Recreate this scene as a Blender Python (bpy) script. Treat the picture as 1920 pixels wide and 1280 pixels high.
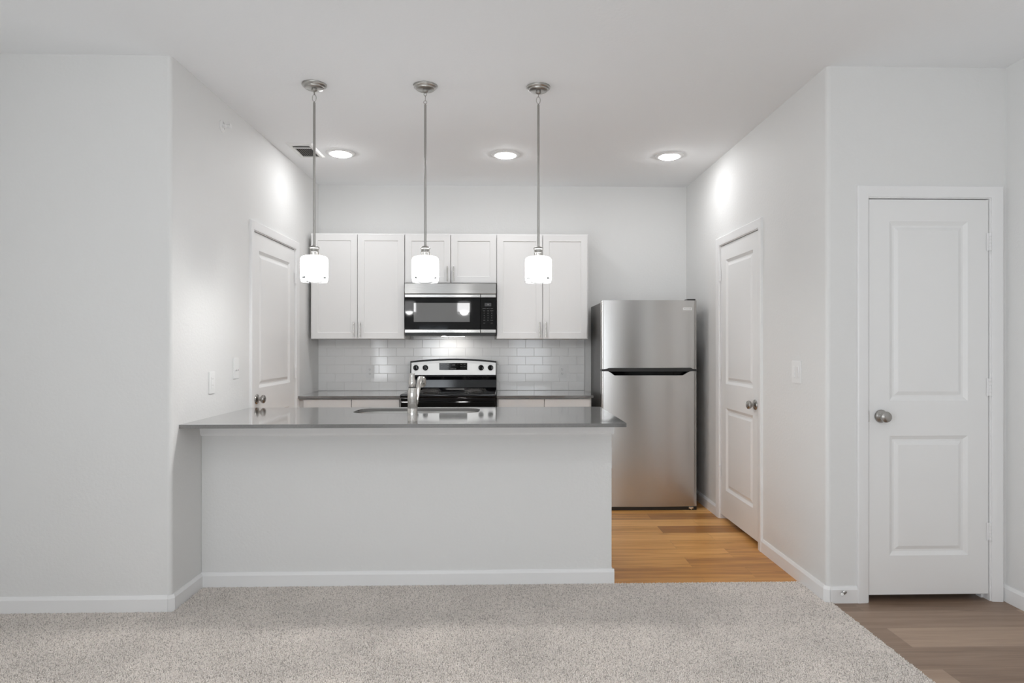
import bpy, bmesh, math, random
from mathutils import Matrix, Vector
PI = math.pi
random.seed(7)
scn = bpy.context.scene
for o in list(bpy.data.objects):
    bpy.data.objects.remove(o, do_unlink=True)
C = scn.collection

# ------------------------------------------------------------------ camera
CAM_H = 1.313
cam_data = bpy.data.cameras.new('camera')
cam_data.sensor_fit = 'HORIZONTAL'; cam_data.sensor_width = 36.0
cam_data.lens = 22.5
cam_data.shift_x = -14.0 / 1920.0
cam_data.shift_y = 8.0 / 1920.0
cam_data.clip_start = 0.05
cam = bpy.data.objects.new('camera', cam_data); C.objects.link(cam)
cam.location = (0, 0, CAM_H)
cam.rotation_euler = (PI / 2, 0, -math.radians(1.53))
scn.camera = cam

# ------------------------------------------------------------------ world, daylight, exposure
scn.view_settings.view_transform = 'Standard'
scn.view_settings.look = 'None'
scn.view_settings.gamma = 1.0
scn.view_settings.use_curve_mapping = False
scn.view_settings.exposure = 0.0
scn.cycles.use_denoising = True
scn.cycles.max_bounces = 14
scn.cycles.diffuse_bounces = 8
scn.cycles.sample_clamp_indirect = 6.0
scn.cycles.caustics_reflective = False
scn.cycles.caustics_refractive = False
W = bpy.data.worlds.new('world'); scn.world = W; W.use_nodes = True
W.node_tree.nodes['Background'].inputs[0].default_value = (0.75, 0.85, 1.0, 1)
W.node_tree.nodes['Background'].inputs[1].default_value = 2.0

def window_light(name, loc, sx, sy, power, rot, col=(0.93, 0.965, 1.0)):
    l = bpy.data.lights.new(name, 'AREA'); l.shape = 'RECTANGLE'
    l.size = sx; l.size_y = sy; l.energy = power; l.color = col
    o = bpy.data.objects.new(name, l); C.objects.link(o)
    o.location = loc; o.rotation_euler = rot
    return o
# daylight entering through the two windows of the rear wall; the side wall's window is added for fill
# the windows tilt their light upwards a little: bright ground outside
window_light('daylight_window', (-1.46, -2.84, 1.20), 0.60, 1.05, 17, (PI / 2 + 0.45, 0, 0))
window_light('daylight_window', (0.60, -2.84, 1.20), 0.75, 1.05, 13, (PI / 2 + 0.25, 0, 0))
window_light('daylight_window', (-2.61, -1.20, 1.35), 1.9, 1.5, 92, (PI / 2 + 0.45, 0, -PI / 2))  # fill light of the added side window
PENDANT_BULB = 9.5
PENDANT_GLOW = 10.5
DOWNLIGHT = 88.0
FILL_GLOBE = 4.0

# ------------------------------------------------------------------ materials
def mat(name, col, rough=0.5, metal=0.0, spec=0.5, coat=0.0):
    m = bpy.data.materials.new(name); m.use_nodes = True
    b = m.node_tree.nodes['Principled BSDF']
    b.inputs['Base Color'].default_value = (*col, 1)
    b.inputs['Roughness'].default_value = rough
    b.inputs['Metallic'].default_value = metal
    b.inputs['Specular IOR Level'].default_value = spec
    b.inputs['Coat Weight'].default_value = coat
    b.inputs['Coat IOR'].default_value = 1.9
    b.inputs['Coat Roughness'].default_value = 0.06
    return m

def nodes(m):
    nt = m.node_tree
    return nt, nt.nodes, nt.links, nt.nodes['Principled BSDF']

def add_bump(m, scale, strength, dist=0.002, detail=3.0, coords='Object'):
    nt, N, L, b = nodes(m)
    tc = N.new('ShaderNodeTexCoord'); n = N.new('ShaderNodeTexNoise'); bp = N.new('ShaderNodeBump')
    n.inputs['Scale'].default_value = scale; n.inputs['Detail'].default_value = detail
    bp.inputs['Strength'].default_value = strength; bp.inputs['Distance'].default_value = dist
    L.new(tc.outputs[coords], n.inputs['Vector']); L.new(n.outputs['Fac'], bp.inputs['Height'])
    L.new(bp.outputs['Normal'], b.inputs['Normal'])
    return m

M_WALL = add_bump(mat('wall_paint', (0.765, 0.765, 0.757), 0.62, spec=0.3), 70, 0.35, 0.003)
M_CEIL = add_bump(mat('ceiling_paint', (0.885, 0.895, 0.905), 0.85, spec=0.2), 60, 0.3, 0.003)
M_TRIM = mat('trim_paint', (0.84, 0.84, 0.84), 0.35)
M_DOOR = add_bump(mat('door_paint', (0.83, 0.83, 0.825), 0.38), 220, 0.06, 0.001)
M_CAB = mat('cabinet_white', (0.79, 0.785, 0.778), 0.36)
M_CABIN = mat('cabinet_interior', (0.30, 0.29, 0.28), 0.6)
M_PLASTIC = mat('white_plastic', (0.82, 0.82, 0.815), 0.35)
M_DARKHOLE = mat('dark_hole', (0.03, 0.03, 0.03), 0.6)
M_NICKEL = mat('brushed_nickel', (0.60, 0.585, 0.56), 0.17, 1.0)
M_KNOB = mat('satin_nickel', (0.40, 0.385, 0.365), 0.27, 1.0)
M_PEND = mat('pendant_nickel', (0.42, 0.41, 0.39), 0.30, 1.0)
M_CHROME = mat('chrome', (0.80, 0.79, 0.77), 0.10, 1.0)
M_BLACK = mat('gloss_black', (0.004, 0.004, 0.004), 0.05, spec=0.16)
M_ENAMEL = mat('black_enamel', (0.004, 0.004, 0.005), 0.10, spec=0.35)
M_BLKPL = mat('black_plastic', (0.018, 0.018, 0.018), 0.35)
M_MWGLASS = mat('microwave_window', (0.10, 0.098, 0.096), 0.04, spec=0.9)
M_DISPLAY = mat('display', (0.03, 0.03, 0.032), 0.15)
M_GLYPH = mat('printed_legend', (0.30, 0.30, 0.30), 0.5)
M_COIL = mat('coil_element', (0.05, 0.047, 0.045), 0.4, 0.6)
M_FRSIDE = add_bump(mat('fridge_side', (0.115, 0.11, 0.105), 0.38, 0.0, spec=0.5), 900, 0.25, 0.001)
M_BADGE = mat('badge_silver', (0.86, 0.86, 0.85), 0.35, 0.2)
M_BADGETXT = mat('badge_text', (0.12, 0.12, 0.12), 0.5)
M_GROUT = mat('grout', (0.70, 0.69, 0.68), 0.85)
M_TILE = mat('glazed_tile', (0.89, 0.887, 0.88), 0.10, spec=0.5)
M_KICK = mat('toe_kick', (0.5, 0.5, 0.49), 0.6)
M_SINK = mat('sink_steel', (0.60, 0.59, 0.57), 0.28, 1.0)
M_VENT = mat('vent_white', (0.78, 0.78, 0.77), 0.45)
M_RUBBER = mat('rubber_white', (0.8, 0.8, 0.8), 0.6)

def steel(name, col, rough, aniso=0.75):
    m = mat(name, col, rough, 1.0)
    nt, N, L, b = nodes(m)
    b.inputs['Anisotropic'].default_value = aniso
    tg = N.new('ShaderNodeTangent'); tg.direction_type = 'RADIAL'; tg.axis = 'Z'
    L.new(tg.outputs['Tangent'], b.inputs['Tangent'])
    b.inputs['Anisotropic Rotation'].default_value = 0.25
    tc = N.new('ShaderNodeTexCoord'); mp = N.new('ShaderNodeMapping'); n = N.new('ShaderNodeTexNoise')
    mp.inputs['Scale'].default_value = (6, 6, 900)
    n.inputs['Scale'].default_value = 1.0; n.inputs['Detail'].default_value = 2.0
    L.new(tc.outputs['Object'], mp.inputs['Vector']); L.new(mp.outputs['Vector'], n.inputs['Vector'])
    mr = N.new('ShaderNodeMapRange')
    mr.inputs['To Min'].default_value = rough - 0.05; mr.inputs['To Max'].default_value = rough + 0.06
    L.new(n.outputs['Fac'], mr.inputs['Value']); L.new(mr.outputs['Result'], b.inputs['Roughness'])
    return m
M_STEEL = steel('stainless_steel', (0.56, 0.55, 0.535), 0.23)
M_STEELB = steel('stainless_trim', (0.52, 0.515, 0.505), 0.25, 0.9)
M_VISOR = steel('visor_steel', (0.38, 0.375, 0.365), 0.25, 0.9)
M_PANELST = mat('panel_steel', (0.52, 0.515, 0.505), 0.40, 0.9)

def quartz(name, col):
    m = mat(name, col, 0.12, spec=0.7, coat=1.0)
    nt, N, L, b = nodes(m)
    tc = N.new('ShaderNodeTexCoord'); n = N.new('ShaderNodeTexNoise'); cr = N.new('ShaderNodeValToRGB')
    n.inputs['Scale'].default_value = 420; n.inputs['Detail'].default_value = 2
    cr.color_ramp.elements[0].position = 0.35; cr.color_ramp.elements[1].position = 0.7
    cr.color_ramp.elements[0].color = (*[c * 0.85 for c in col], 1)
    cr.color_ramp.elements[1].color = (*[min(1, c * 1.2) for c in col], 1)
    L.new(tc.outputs['Object'], n.inputs['Vector']); L.new(n.outputs['Fac'], cr.inputs['Fac'])
    L.new(cr.outputs['Color'], b.inputs['Base Color'])
    return m
M_QUARTZ = quartz('grey_quartz', (0.140, 0.138, 0.134))

def carpet_mat():
    m = mat('carpet_pile', (0.45, 0.41, 0.38), 0.95, spec=0.1)
    nt, N, L, b = nodes(m)
    tc = N.new('ShaderNodeTexCoord')
    n1 = N.new('ShaderNodeTexNoise'); n1.inputs['Scale'].default_value = 190; n1.inputs['Detail'].default_value = 3; n1.inputs['Roughness'].default_value = 0.7
    n2 = N.new('ShaderNodeTexNoise'); n2.inputs['Scale'].default_value = 3.2; n2.inputs['Detail'].default_value = 5
    n3 = N.new('ShaderNodeTexVoronoi'); n3.inputs['Scale'].default_value = 230
    for n in (n1, n2, n3): L.new(tc.outputs['Object'], n.inputs['Vector'])
    cr = N.new('ShaderNodeValToRGB')
    e = cr.color_ramp.elements
    e[0].position = 0.33; e[0].color = (0.36, 0.33, 0.31, 1)
    e[1].position = 0.66; e[1].color = (0.98, 0.94, 0.90, 1)
    x = cr.color_ramp.elements.new(0.5); x.color = (0.74, 0.69, 0.65, 1)
    L.new(n1.outputs['Fac'], cr.inputs['Fac'])
    mr = N.new('ShaderNodeMapRange'); mr.inputs['From Min'].default_value = 0.3; mr.inputs['From Max'].default_value = 0.7
    mr.inputs['To Min'].default_value = 0.90; mr.inputs['To Max'].default_value = 1.10
    L.new(n2.outputs['Fac'], mr.inputs['Value'])
    mx = N.new('ShaderNodeVectorMath'); mx.operation = 'SCALE'
    L.new(cr.outputs['Color'], mx.inputs[0]); L.new(mr.outputs['Result'], mx.inputs['Scale'])
    L.new(mx.outputs['Vector'], b.inputs['Base Color'])
    bp = N.new('ShaderNodeBump'); bp.inputs['Strength'].default_value = 0.8; bp.inputs['Distance'].default_value = 0.006
    ad = N.new('ShaderNodeMath'); ad.operation = 'SUBTRACT'
    L.new(n1.outputs['Fac'], ad.inputs[0]); L.new(n3.outputs['Distance'], ad.inputs[1])
    L.new(ad.outputs['Value'], bp.inputs['Height']); L.new(bp.outputs['Normal'], b.inputs['Normal'])
    return m
M_CARPET = carpet_mat()
def pile_mat():
    m = mat('carpet_yarn', (0.75, 0.7, 0.66), 0.9, spec=0.1)
    nt, N, L, b = nodes(m)
    at = N.new('ShaderNodeAttribute'); at.attribute_name = 'yarn'
    cr = N.new('ShaderNodeValToRGB'); e = cr.color_ramp.elements
    e[0].position = 0.0; e[0].color = (0.48, 0.440, 0.408, 1)
    e[1].position = 1.0; e[1].color = (0.90, 0.845, 0.795, 1)
    x = e.new(0.35); x.color = (0.77, 0.715, 0.668, 1)
    tc = N.new('ShaderNodeTexCoord'); n2 = N.new('ShaderNodeTexNoise'); n2.inputs['Scale'].default_value = 3.2; n2.inputs['Detail'].default_value = 5
    L.new(tc.outputs['Object'], n2.inputs['Vector'])
    mr = N.new('ShaderNodeMapRange'); mr.inputs['From Min'].default_value = 0.3; mr.inputs['From Max'].default_value = 0.7
    mr.inputs['To Min'].default_value = 0.92; mr.inputs['To Max'].default_value = 1.06
    L.new(n2.outputs['Fac'], mr.inputs['Value']); L.new(at.outputs['Fac'], cr.inputs['Fac'])
    mx = N.new('ShaderNodeVectorMath'); mx.operation = 'SCALE'
    L.new(cr.outputs['Color'], mx.inputs[0]); L.new(mr.outputs['Result'], mx.inputs['Scale']); L.new(mx.outputs['Vector'], b.inputs['Base Color'])
    return m
M_PILE = pile_mat()

def wood_mat(name, dark, mid, light, offs, plank_w=0.18, plank_l=1.22, gap=(0.10, 0.07, 0.05), contrast=1.0, stagger=0.37):
    m = mat(name, mid, 0.38, spec=0.4)
    nt, N, L, b = nodes(m)
    tc = N.new('ShaderNodeTexCoord')
    mp = N.new('ShaderNodeMapping'); mp.inputs['Location'].default_value = offs
    L.new(tc.outputs['Object'], mp.inputs['Vector'])
    br = N.new('ShaderNodeTexBrick')
    br.offset = stagger; br.offset_frequency = 2; br.squash = 1.0
    br.inputs['Color1'].default_value = (0, 0, 0, 1); br.inputs['Color2'].default_value = (1, 1, 1, 1)
    br.inputs['Mortar'].default_value = (0.5, 0.5, 0.5, 1)
    br.inputs['Scale'].default_value = 1.0; br.inputs['Mortar Size'].default_value = 0.0004
    br.inputs['Brick Width'].default_value = plank_l; br.inputs['Row Height'].default_value = plank_w
    br.inputs['Bias'].default_value = 0.0
    L.new(mp.outputs['Vector'], br.inputs['Vector'])
    # grain coordinates: stretched along the plank, shifted per plank
    cmb = N.new('ShaderNodeCombineXYZ'); ml = N.new('ShaderNodeMath'); ml.operation = 'MULTIPLY'; ml.inputs[1].default_value = 37.0
    L.new(br.outputs['Color'], ml.inputs[0]); L.new(ml.outputs['Value'], cmb.inputs['X']); L.new(ml.outputs['Value'], cmb.inputs['Z'])
    va = N.new('ShaderNodeVectorMath'); va.operation = 'ADD'
    L.new(mp.outputs['Vector'], va.inputs[0]); L.new(cmb.outputs['Vector'], va.inputs[1])
    g1m = N.new('ShaderNodeMapping'); g1m.inputs['Scale'].default_value = (1.6, 24, 1)
    g1 = N.new('ShaderNodeTexNoise'); g1.inputs['Scale'].default_value = 1.0; g1.inputs['Detail'].default_value = 6; g1.inputs['Distortion'].default_value = 0.6
    L.new(va.outputs['Vector'], g1m.inputs['Vector']); L.new(g1m.outputs['Vector'], g1.inputs['Vector'])
    g2m = N.new('ShaderNodeMapping'); g2m.inputs['Scale'].default_value = (5, 170, 1)
    g2 = N.new('ShaderNodeTexNoise'); g2.inputs['Scale'].default_value = 1.0; g2.inputs['Detail'].default_value = 4
    L.new(va.outputs['Vector'], g2m.inputs['Vector']); L.new(g2m.outputs['Vector'], g2.inputs['Vector'])
    def ma(op, a, bb):
        n = N.new('ShaderNodeMath'); n.operation = op
        for k, v in enumerate((a, bb)):
            if hasattr(v, 'links'): L.new(v, n.inputs[k])
            else: n.inputs[k].default_value = v
        return n.outputs['Value']
    # fac = 0.5 + plank variation + broad grain + fine grain
    f = ma('ADD', 0.5, ma('MULTIPLY', ma('SUBTRACT', br.outputs['Color'], 0.5), 0.75 * contrast))
    f = ma('ADD', f, ma('MULTIPLY', ma('SUBTRACT', g1.outputs['Fac'], 0.5), 1.1 * contrast))
    f = ma('ADD', f, ma('MULTIPLY', ma('SUBTRACT', g2.outputs['Fac'], 0.5), 0.55 * contrast))
    cr = N.new('ShaderNodeValToRGB'); e = cr.color_ramp.elements
    e[0].position = 0.1; e[0].color = (*dark, 1); e[1].position = 0.9; e[1].color = (*light, 1)
    x = e.new(0.5); x.color = (*mid, 1)
    L.new(f, cr.inputs['Fac'])
    # small dark knots
    km = N.new('ShaderNodeMapping'); km.inputs['Scale'].default_value = (1.7, 7.5, 1)
    kv = N.new('ShaderNodeTexVoronoi'); kv.inputs['Scale'].default_value = 1.0
    L.new(va.outputs['Vector'], km.inputs['Vector']); L.new(km.outputs['Vector'], kv.inputs['Vector'])
    kr = N.new('ShaderNodeMapRange'); kr.inputs['From Min'].default_value = 0.02; kr.inputs['From Max'].default_value = 0.10
    kr.inputs['To Min'].default_value = 0.55; kr.inputs['To Max'].default_value = 0.0
    L.new(kv.outputs['Distance'], kr.inputs['Value'])
    mk = N.new('ShaderNodeMix'); mk.data_type = 'RGBA'
    L.new(kr.outputs['Result'], mk.inputs[0]); L.new(cr.outputs['Color'], mk.inputs[6]); mk.inputs[7].default_value = (*[c * 0.35 for c in dark], 1)
    mm = N.new('ShaderNodeMix'); mm.data_type = 'RGBA'
    L.new(br.outputs['Fac'], mm.inputs[0]); L.new(mk.outputs[2], mm.inputs[6]); mm.inputs[7].default_value = (*gap, 1)
    L.new(mm.outputs[2], b.inputs['Base Color'])
    bp = N.new('ShaderNodeBump'); bp.inputs['Strength'].default_value = 0.25; bp.inputs['Distance'].default_value = 0.001
    L.new(g2.outputs['Fac'], bp.inputs['Height']); L.new(bp.outputs['Normal'], b.inputs['Normal'])
    return m
M_WOODK = wood_mat('oak_planks_kitchen_light', (0.37, 0.16, 0.045), (0.64, 0.31, 0.09), (0.83, 0.46, 0.16), (208.725, 20.1095, 0), plank_w=0.1735, stagger=0.747, gap=(0.22, 0.11, 0.05))  # same floor as the entry, its warmer lighting put into the colour
M_WOODE = wood_mat('oak_planks_entry_light', (0.18, 0.115, 0.078), (0.32, 0.222, 0.158), (0.45, 0.325, 0.235), (0.35, -0.005, 0), plank_w=0.19, gap=(0.16, 0.115, 0.085), contrast=0.65)  # same floor as the kitchen, its greyer lighting put into the colour

def emit_mat(name, col, strength):
    m = bpy.data.materials.new(name); m.use_nodes = True
    nt = m.node_tree; nt.nodes.clear()
    out = nt.nodes.new('ShaderNodeOutputMaterial'); e = nt.nodes.new('ShaderNodeEmission')
    e.inputs[0].default_value = (*col, 1); e.inputs[1].default_value = strength
    nt.links.new(e.outputs[0], out.inputs[0])
    return m
M_LENS = emit_mat('downlight_lens', (0.985, 0.99, 1.0), DOWNLIGHT)

def opal_mat():
    m = bpy.data.materials.new('opal_glass_lit'); m.use_nodes = True
    nt = m.node_tree; nt.nodes.clear(); N = nt.nodes; L = nt.links
    out = N.new('ShaderNodeOutputMaterial'); ad = N.new('ShaderNodeAddShader')
    pr = N.new('ShaderNodeBsdfPrincipled'); pr.inputs['Base Color'].default_value = (0.85, 0.85, 0.84, 1); pr.inputs['Roughness'].default_value = 0.15
    e = N.new('ShaderNodeEmission'); e.inputs[0].default_value = (0.99, 0.99, 1.0, 1); e.inputs[1].default_value = PENDANT_GLOW
    L.new(pr.outputs[0], ad.inputs[0]); L.new(e.outputs[0], ad.inputs[1]); L.new(ad.outputs[0], out.inputs[0])
    return m
M_OPAL = opal_mat()

def clear_mat(name, clear=0.85, tint=(1, 1, 1)):
    m = bpy.data.materials.new(name); m.use_nodes = True
    nt = m.node_tree; nt.nodes.clear(); N = nt.nodes; L = nt.links
    out = N.new('ShaderNodeOutputMaterial'); mx = N.new('ShaderNodeMixShader')
    tr = N.new('ShaderNodeBsdfTransparent'); tr.inputs[0].default_value = (*tint, 1)
    gl = N.new('ShaderNodeBsdfGlossy'); gl.inputs['Roughness'].default_value = 0.03
    fr = N.new('ShaderNodeFresnel'); fr.inputs[0].default_value = 1.5
    L.new(fr.outputs[0], mx.inputs[0]); L.new(tr.outputs[0], mx.inputs[1]); L.new(gl.outputs[0], mx.inputs[2]); L.new(mx.outputs[0], out.inputs[0])
    return m
M_CLEAR = clear_mat('clear_glass', tint=(0.95, 0.96, 0.96))
M_BULB = emit_mat('bulb_glow', (1.0, 0.96, 0.90), 6.0)

# ------------------------------------------------------------------ mesh helpers
class B:
    """collects shapes in world coordinates; obj() turns the collection into one mesh object"""
    def __init__(s): s.bm = bmesh.new(); s.round = False
    def box(s, x0, x1, y0, y1, z0, z1, bev=0.0, seg=2):
        x0, x1 = sorted((x0, x1)); y0, y1 = sorted((y0, y1)); z0, z1 = sorted((z0, z1))
        t = bmesh.new()
        bmesh.ops.create_cube(t, size=1.0)
        for v in t.verts:
            v.co = Vector((x0 + (v.co.x + .5) * (x1 - x0), y0 + (v.co.y + .5) * (y1 - y0), z0 + (v.co.z + .5) * (z1 - z0)))
        if bev > 0:
            bmesh.ops.bevel(t, geom=list(t.edges), offset=min(bev, (x1 - x0) * .45, (y1 - y0) * .45, (z1 - z0) * .45), segments=seg, affect='EDGES', profile=0.6)
        s.merge(t); return s
    def merge(s, t, M=None):
        t.normal_update()
        vs = {}
        for v in t.verts: vs[v] = s.bm.verts.new(M @ v.co if M else v.co)
        for f in t.faces:
            try: s.bm.faces.new([vs[v] for v in f.verts])
            except ValueError: pass
        t.free(); return s
    def mesh(s, verts, faces, M=None):
        vs = [s.bm.verts.new(M @ Vector(v) if M else Vector(v)) for v in verts]
        for f in faces:
            try: s.bm.faces.new([vs[i] for i in f])
            except ValueError: pass
        return s
    def lathe(s, prof, loc=(0, 0, 0), axis=(0, 0, 1), n=32, cap=True):
        """prof: list of (radius, height along axis)"""
        s.round = True
        q = Vector((0, 0, 1)).rotation_difference(Vector(axis).normalized()).to_matrix().to_4x4()
        M = Matrix.Translation(loc) @ q
        rings = []
        for r, h in prof:
            if r < 1e-6: rings.append([s.bm.verts.new(M @ Vector((0, 0, h)))])
            else: rings.append([s.bm.verts.new(M @ Vector((r * math.cos(2 * PI * k / n), r * math.sin(2 * PI * k / n), h))) for k in range(n)])
        for a, b in zip(rings, rings[1:]):
            for k in range(n):
                k2 = (k + 1) % n
                if len(a) == 1 and len(b) == 1: continue
                if len(a) == 1: s.bm.faces.new((a[0], b[k2], b[k]))
                elif len(b) == 1: s.bm.faces.new((a[k], a[k2], b[0]))
                else: s.bm.faces.new((a[k], a[k2], b[k2], b[k]))
        if cap:
            for r in (rings[0], rings[-1]):
                if len(r) > 1: s.bm.faces.new(r)
        return s
    def tube(s, pts, rad, n=10, closed=False):
        pts = [Vector(p) for p in pts]; m = len(pts); s.round = True
        rads = rad if isinstance(rad, (list, tuple)) else [rad] * m
        rings = []; up = None
        for i, p in enumerate(pts):
            if closed: d = pts[(i + 1) % m] - pts[i - 1]
            else: d = pts[min(i + 1, m - 1)] - pts[max(i - 1, 0)]
            d.normalize()
            if up is None:
                up = Vector((0, 0, 1)) if abs(d.z) < 0.9 else Vector((1, 0, 0))
            a = d.cross(up); a.normalize(); up = a.cross(d); up.normalize()
            rings.append([s.bm.verts.new(p + rads[i] * (math.cos(2 * PI * k / n) * a + math.sin(2 * PI * k / n) * up)) for k in range(n)])
        rng = range(m) if closed else range(m - 1)
        for i in rng:
            A, Bq = rings[i], rings[(i + 1) % m]
            for k in range(n):
                s.bm.faces.new((A[k], A[(k + 1) % n], Bq[(k + 1) % n], Bq[k]))
        if not closed:
            s.bm.faces.new(rings[0]); s.bm.faces.new(rings[-1])
        return s
    def prism(s, poly, h0, h1, M=None):
        """poly: (u,v) outline swept along w from h0 to h1; M maps (u,v,w) to world"""
        n = len(poly)
        a = [s.bm.verts.new((M @ Vector((u, v, h0))) if M else Vector((u, v, h0))) for u, v in poly]
        b = [s.bm.verts.new((M @ Vector((u, v, h1))) if M else Vector((u, v, h1))) for u, v in poly]
        for k in range(n):
            s.bm.faces.new((a[k], a[(k + 1) % n], b[(k + 1) % n], b[k]))
        s.bm.faces.new(a); s.bm.faces.new(b)
        return s

def finish(bm, smooth_angle=35):
    bmesh.ops.recalc_face_normals(bm, faces=list(bm.faces))
    lim = math.radians(smooth_angle)
    for f in bm.faces: f.smooth = True
    for e in bm.edges:
        if len(e.link_faces) == 2:
            e.smooth = e.calc_face_angle(0.0) < lim
        else: e.smooth = False

def origin_of(p):
    return Vector(p['_o']) if '_o' in p.keys() else Vector((0, 0, 0))
ORIG = {}
def obj(name, b, m, parent=None, origin=None, label=None, smooth=None):
    bm = b.bm
    if parent is not None: O = ORIG[parent.name]
    elif origin is not None: O = Vector(origin)
    else:
        lo = Vector((min(v.co[i] for v in bm.verts) for i in range(3))); hi = Vector((max(v.co[i] for v in bm.verts) for i in range(3)))
        O = Vector(((lo.x + hi.x) / 2, (lo.y + hi.y) / 2, lo.z))
    finish(bm, smooth if smooth else (35 if b.round else 12))
    bmesh.ops.translate(bm, verts=list(bm.verts), vec=-O)
    me = bpy.data.meshes.new(name); bm.to_mesh(me); bm.free()
    me.materials.append(m)
    o = bpy.data.objects.new(name, me); C.objects.link(o)
    ORIG[o.name] = O
    if parent is not None: o.parent = parent
    else: o.location = O
    if label: o['label'] = label
    return o
def tag(o, label, cat, group=None, kind=None):
    o['label'] = label; o['category'] = cat
    if group: o['group'] = group
    if kind: o['kind'] = kind
    return o
def thing(name, loc, label, cat, group=None, kind=None):
    o = bpy.data.objects.new(name, None); C.objects.link(o)
    o.empty_display_size = 0.05
    o.location = loc; ORIG[o.name] = Vector(loc)
    return tag(o, label, cat, group, kind)
def struct(name, b, m, label, cat):
    return tag(obj(name, b, m), label, cat, kind='structure')
def copy_tree(o, parent=None):
    c = o.copy(); C.objects.link(c)
    if parent is not None: c.parent = parent
    for ch in list(o.children): copy_tree(ch, c)
    return c
def text(name, body, size, loc, rot, m, parent, ext=0.0003, align='CENTER'):
    cu = bpy.data.curves.new(name, 'FONT'); cu.body = body; cu.size = size; cu.extrude = ext
    cu.align_x = align; cu.align_y = 'CENTER'; cu.materials.append(m)
    o = bpy.data.objects.new(name, cu); C.objects.link(o)
    me = bpy.data.meshes.new_from_object(o)
    me.transform(Matrix.Translation(Vector(loc) - ORIG[parent.name]) @ Matrix.Rotation(rot[0], 4, 'X'))
    bpy.data.objects.remove(o, do_unlink=True); bpy.data.curves.remove(cu)
    me.materials.clear(); me.materials.append(m); me.name = name
    o = bpy.data.objects.new(name, me); C.objects.link(o)
    o.parent = parent; ORIG[o.name] = ORIG[parent.name]
    return o
def join_text(name, items, m, parent):
    """several legends printed on one panel, as one part: items = (body, size, location)"""
    bm = bmesh.new()
    for body, size, loc in items:
        o = text(name, body, size, loc, (PI / 2, 0, 0), m, parent, 0.0001)
        bm.from_mesh(o.data); me = o.data
        bpy.data.objects.remove(o, do_unlink=True); bpy.data.meshes.remove(me)
    me = bpy.data.meshes.new(name); bm.to_mesh(me); bm.free(); me.materials.append(m)
    o = bpy.data.objects.new(name, me); C.objects.link(o)
    o.parent = parent; ORIG[o.name] = ORIG[parent.name]
    return o

# ------------------------------------------------------------------ room dimensions (metres)
H = 2.743
XL, XR = -1.633, 1.659          # kitchen side walls
YB = 5.73                       # kitchen back wall
YL, YE = 3.20, 3.23             # living-side wall face on the left, entry wall face on the right
XF = 2.592                      # entry side wall
XW = -2.57                      # living room side wall (outside the frame)
YR = -2.80                      # rear wall behind the camera
HWX = 0.603; BBT = 0.013
YC = 3.505                      # carpet edge / half wall face
T = 0.13

def run(b, M, length, openings, thick=T, u0=0.0, back=True):
    """wall run in local (u along, v into the room, z): face at v = 0"""
    def bx(ua, ub, za, zb, va=-thick, vb=0.0):
        vs = [(ua, va, za), (ub, va, za), (ub, vb, za), (ua, vb, za), (ua, va, zb), (ub, va, zb), (ub, vb, zb), (ua, vb, zb)]
        b.mesh(vs, [(0, 1, 2, 3), (4, 5, 6, 7), (0, 1, 5, 4), (1, 2, 6, 5), (2, 3, 7, 6), (3, 0, 4, 7)], M)
    u = u0
    for (oa, ob, oz) in openings:
        bx(u, oa, 0, H); bx(oa, ob, oz, H); u = ob
    bx(u, length, 0, H)
    if back:
        for (oa, ob, oz) in openings:        # dark shallow room behind each closed door
            d0, d1 = -thick, -thick - 0.6
            P = [(oa, d0, 0), (ob, d0, 0), (ob, d1, 0), (oa, d1, 0), (oa, d0, oz), (ob, d0, oz), (ob, d1, oz), (oa, d1, oz)]
            Q = [(oa - .02, d0, -.02), (ob + .02, d0, -.02), (ob + .02, d1 - .02, -.02), (oa - .02, d1 - .02, -.02), (oa - .02, d0, oz + .02), (ob + .02, d0, oz + .02), (ob + .02, d1 - .02, oz + .02), (oa - .02, d1 - .02, oz + .02)]
            fs = [(0, 1, 2, 3), (4, 5, 6, 7), (1, 2, 6, 5), (2, 3, 7, 6), (3, 0, 4, 7)]
            b.mesh(P, fs, M); b.mesh(Q, fs, M)

R = 0.020
def frame(ox, oy, ux, uy, vx, vy):
    return Matrix(((ux, vx, 0, ox), (uy, vy, 0, oy), (0, 0, 1, 0), (0, 0, 0, 1)))
MF_L = frame(XL, YL, 0, 1, 1, 0)         # left kitchen wall: u = +Y, v = +X
MF_R = frame(XR, YE, 0, 1, -1, 0)        # right kitchen wall
MF_E = frame(XR, YE, 1, 0, 0, -1)        # entry wall: u = +X, v = -Y
MF_V = frame(XW, YL, 1, 0, 0, -1)        # living-side wall on the left

def corner_post(b, cx, cy, a0, a1):
    n = 8
    poly = [(cx, cy)] + [(cx + R * math.cos(a0 + (a1 - a0) * k / n), cy + R * math.sin(a0 + (a1 - a0) * k / n)) for k in range(n + 1)]
    b.prism(poly, 0, H)

# doors: (u of slab start, slab width) on their wall
SLABH, GAPB = 2.028, 0.036
D1 = (4.245 - YL, 0.842)
D2 = (4.100 - YE, 0.728)
D3 = (1.8795 - XR, 0.6245)
JAMB = 0.018
def opening(d): return (d[0] - 0.004 - JAMB, d[0] + d[1] + 0.004 + JAMB, GAPB + SLABH + 0.005 + JAMB)

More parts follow.
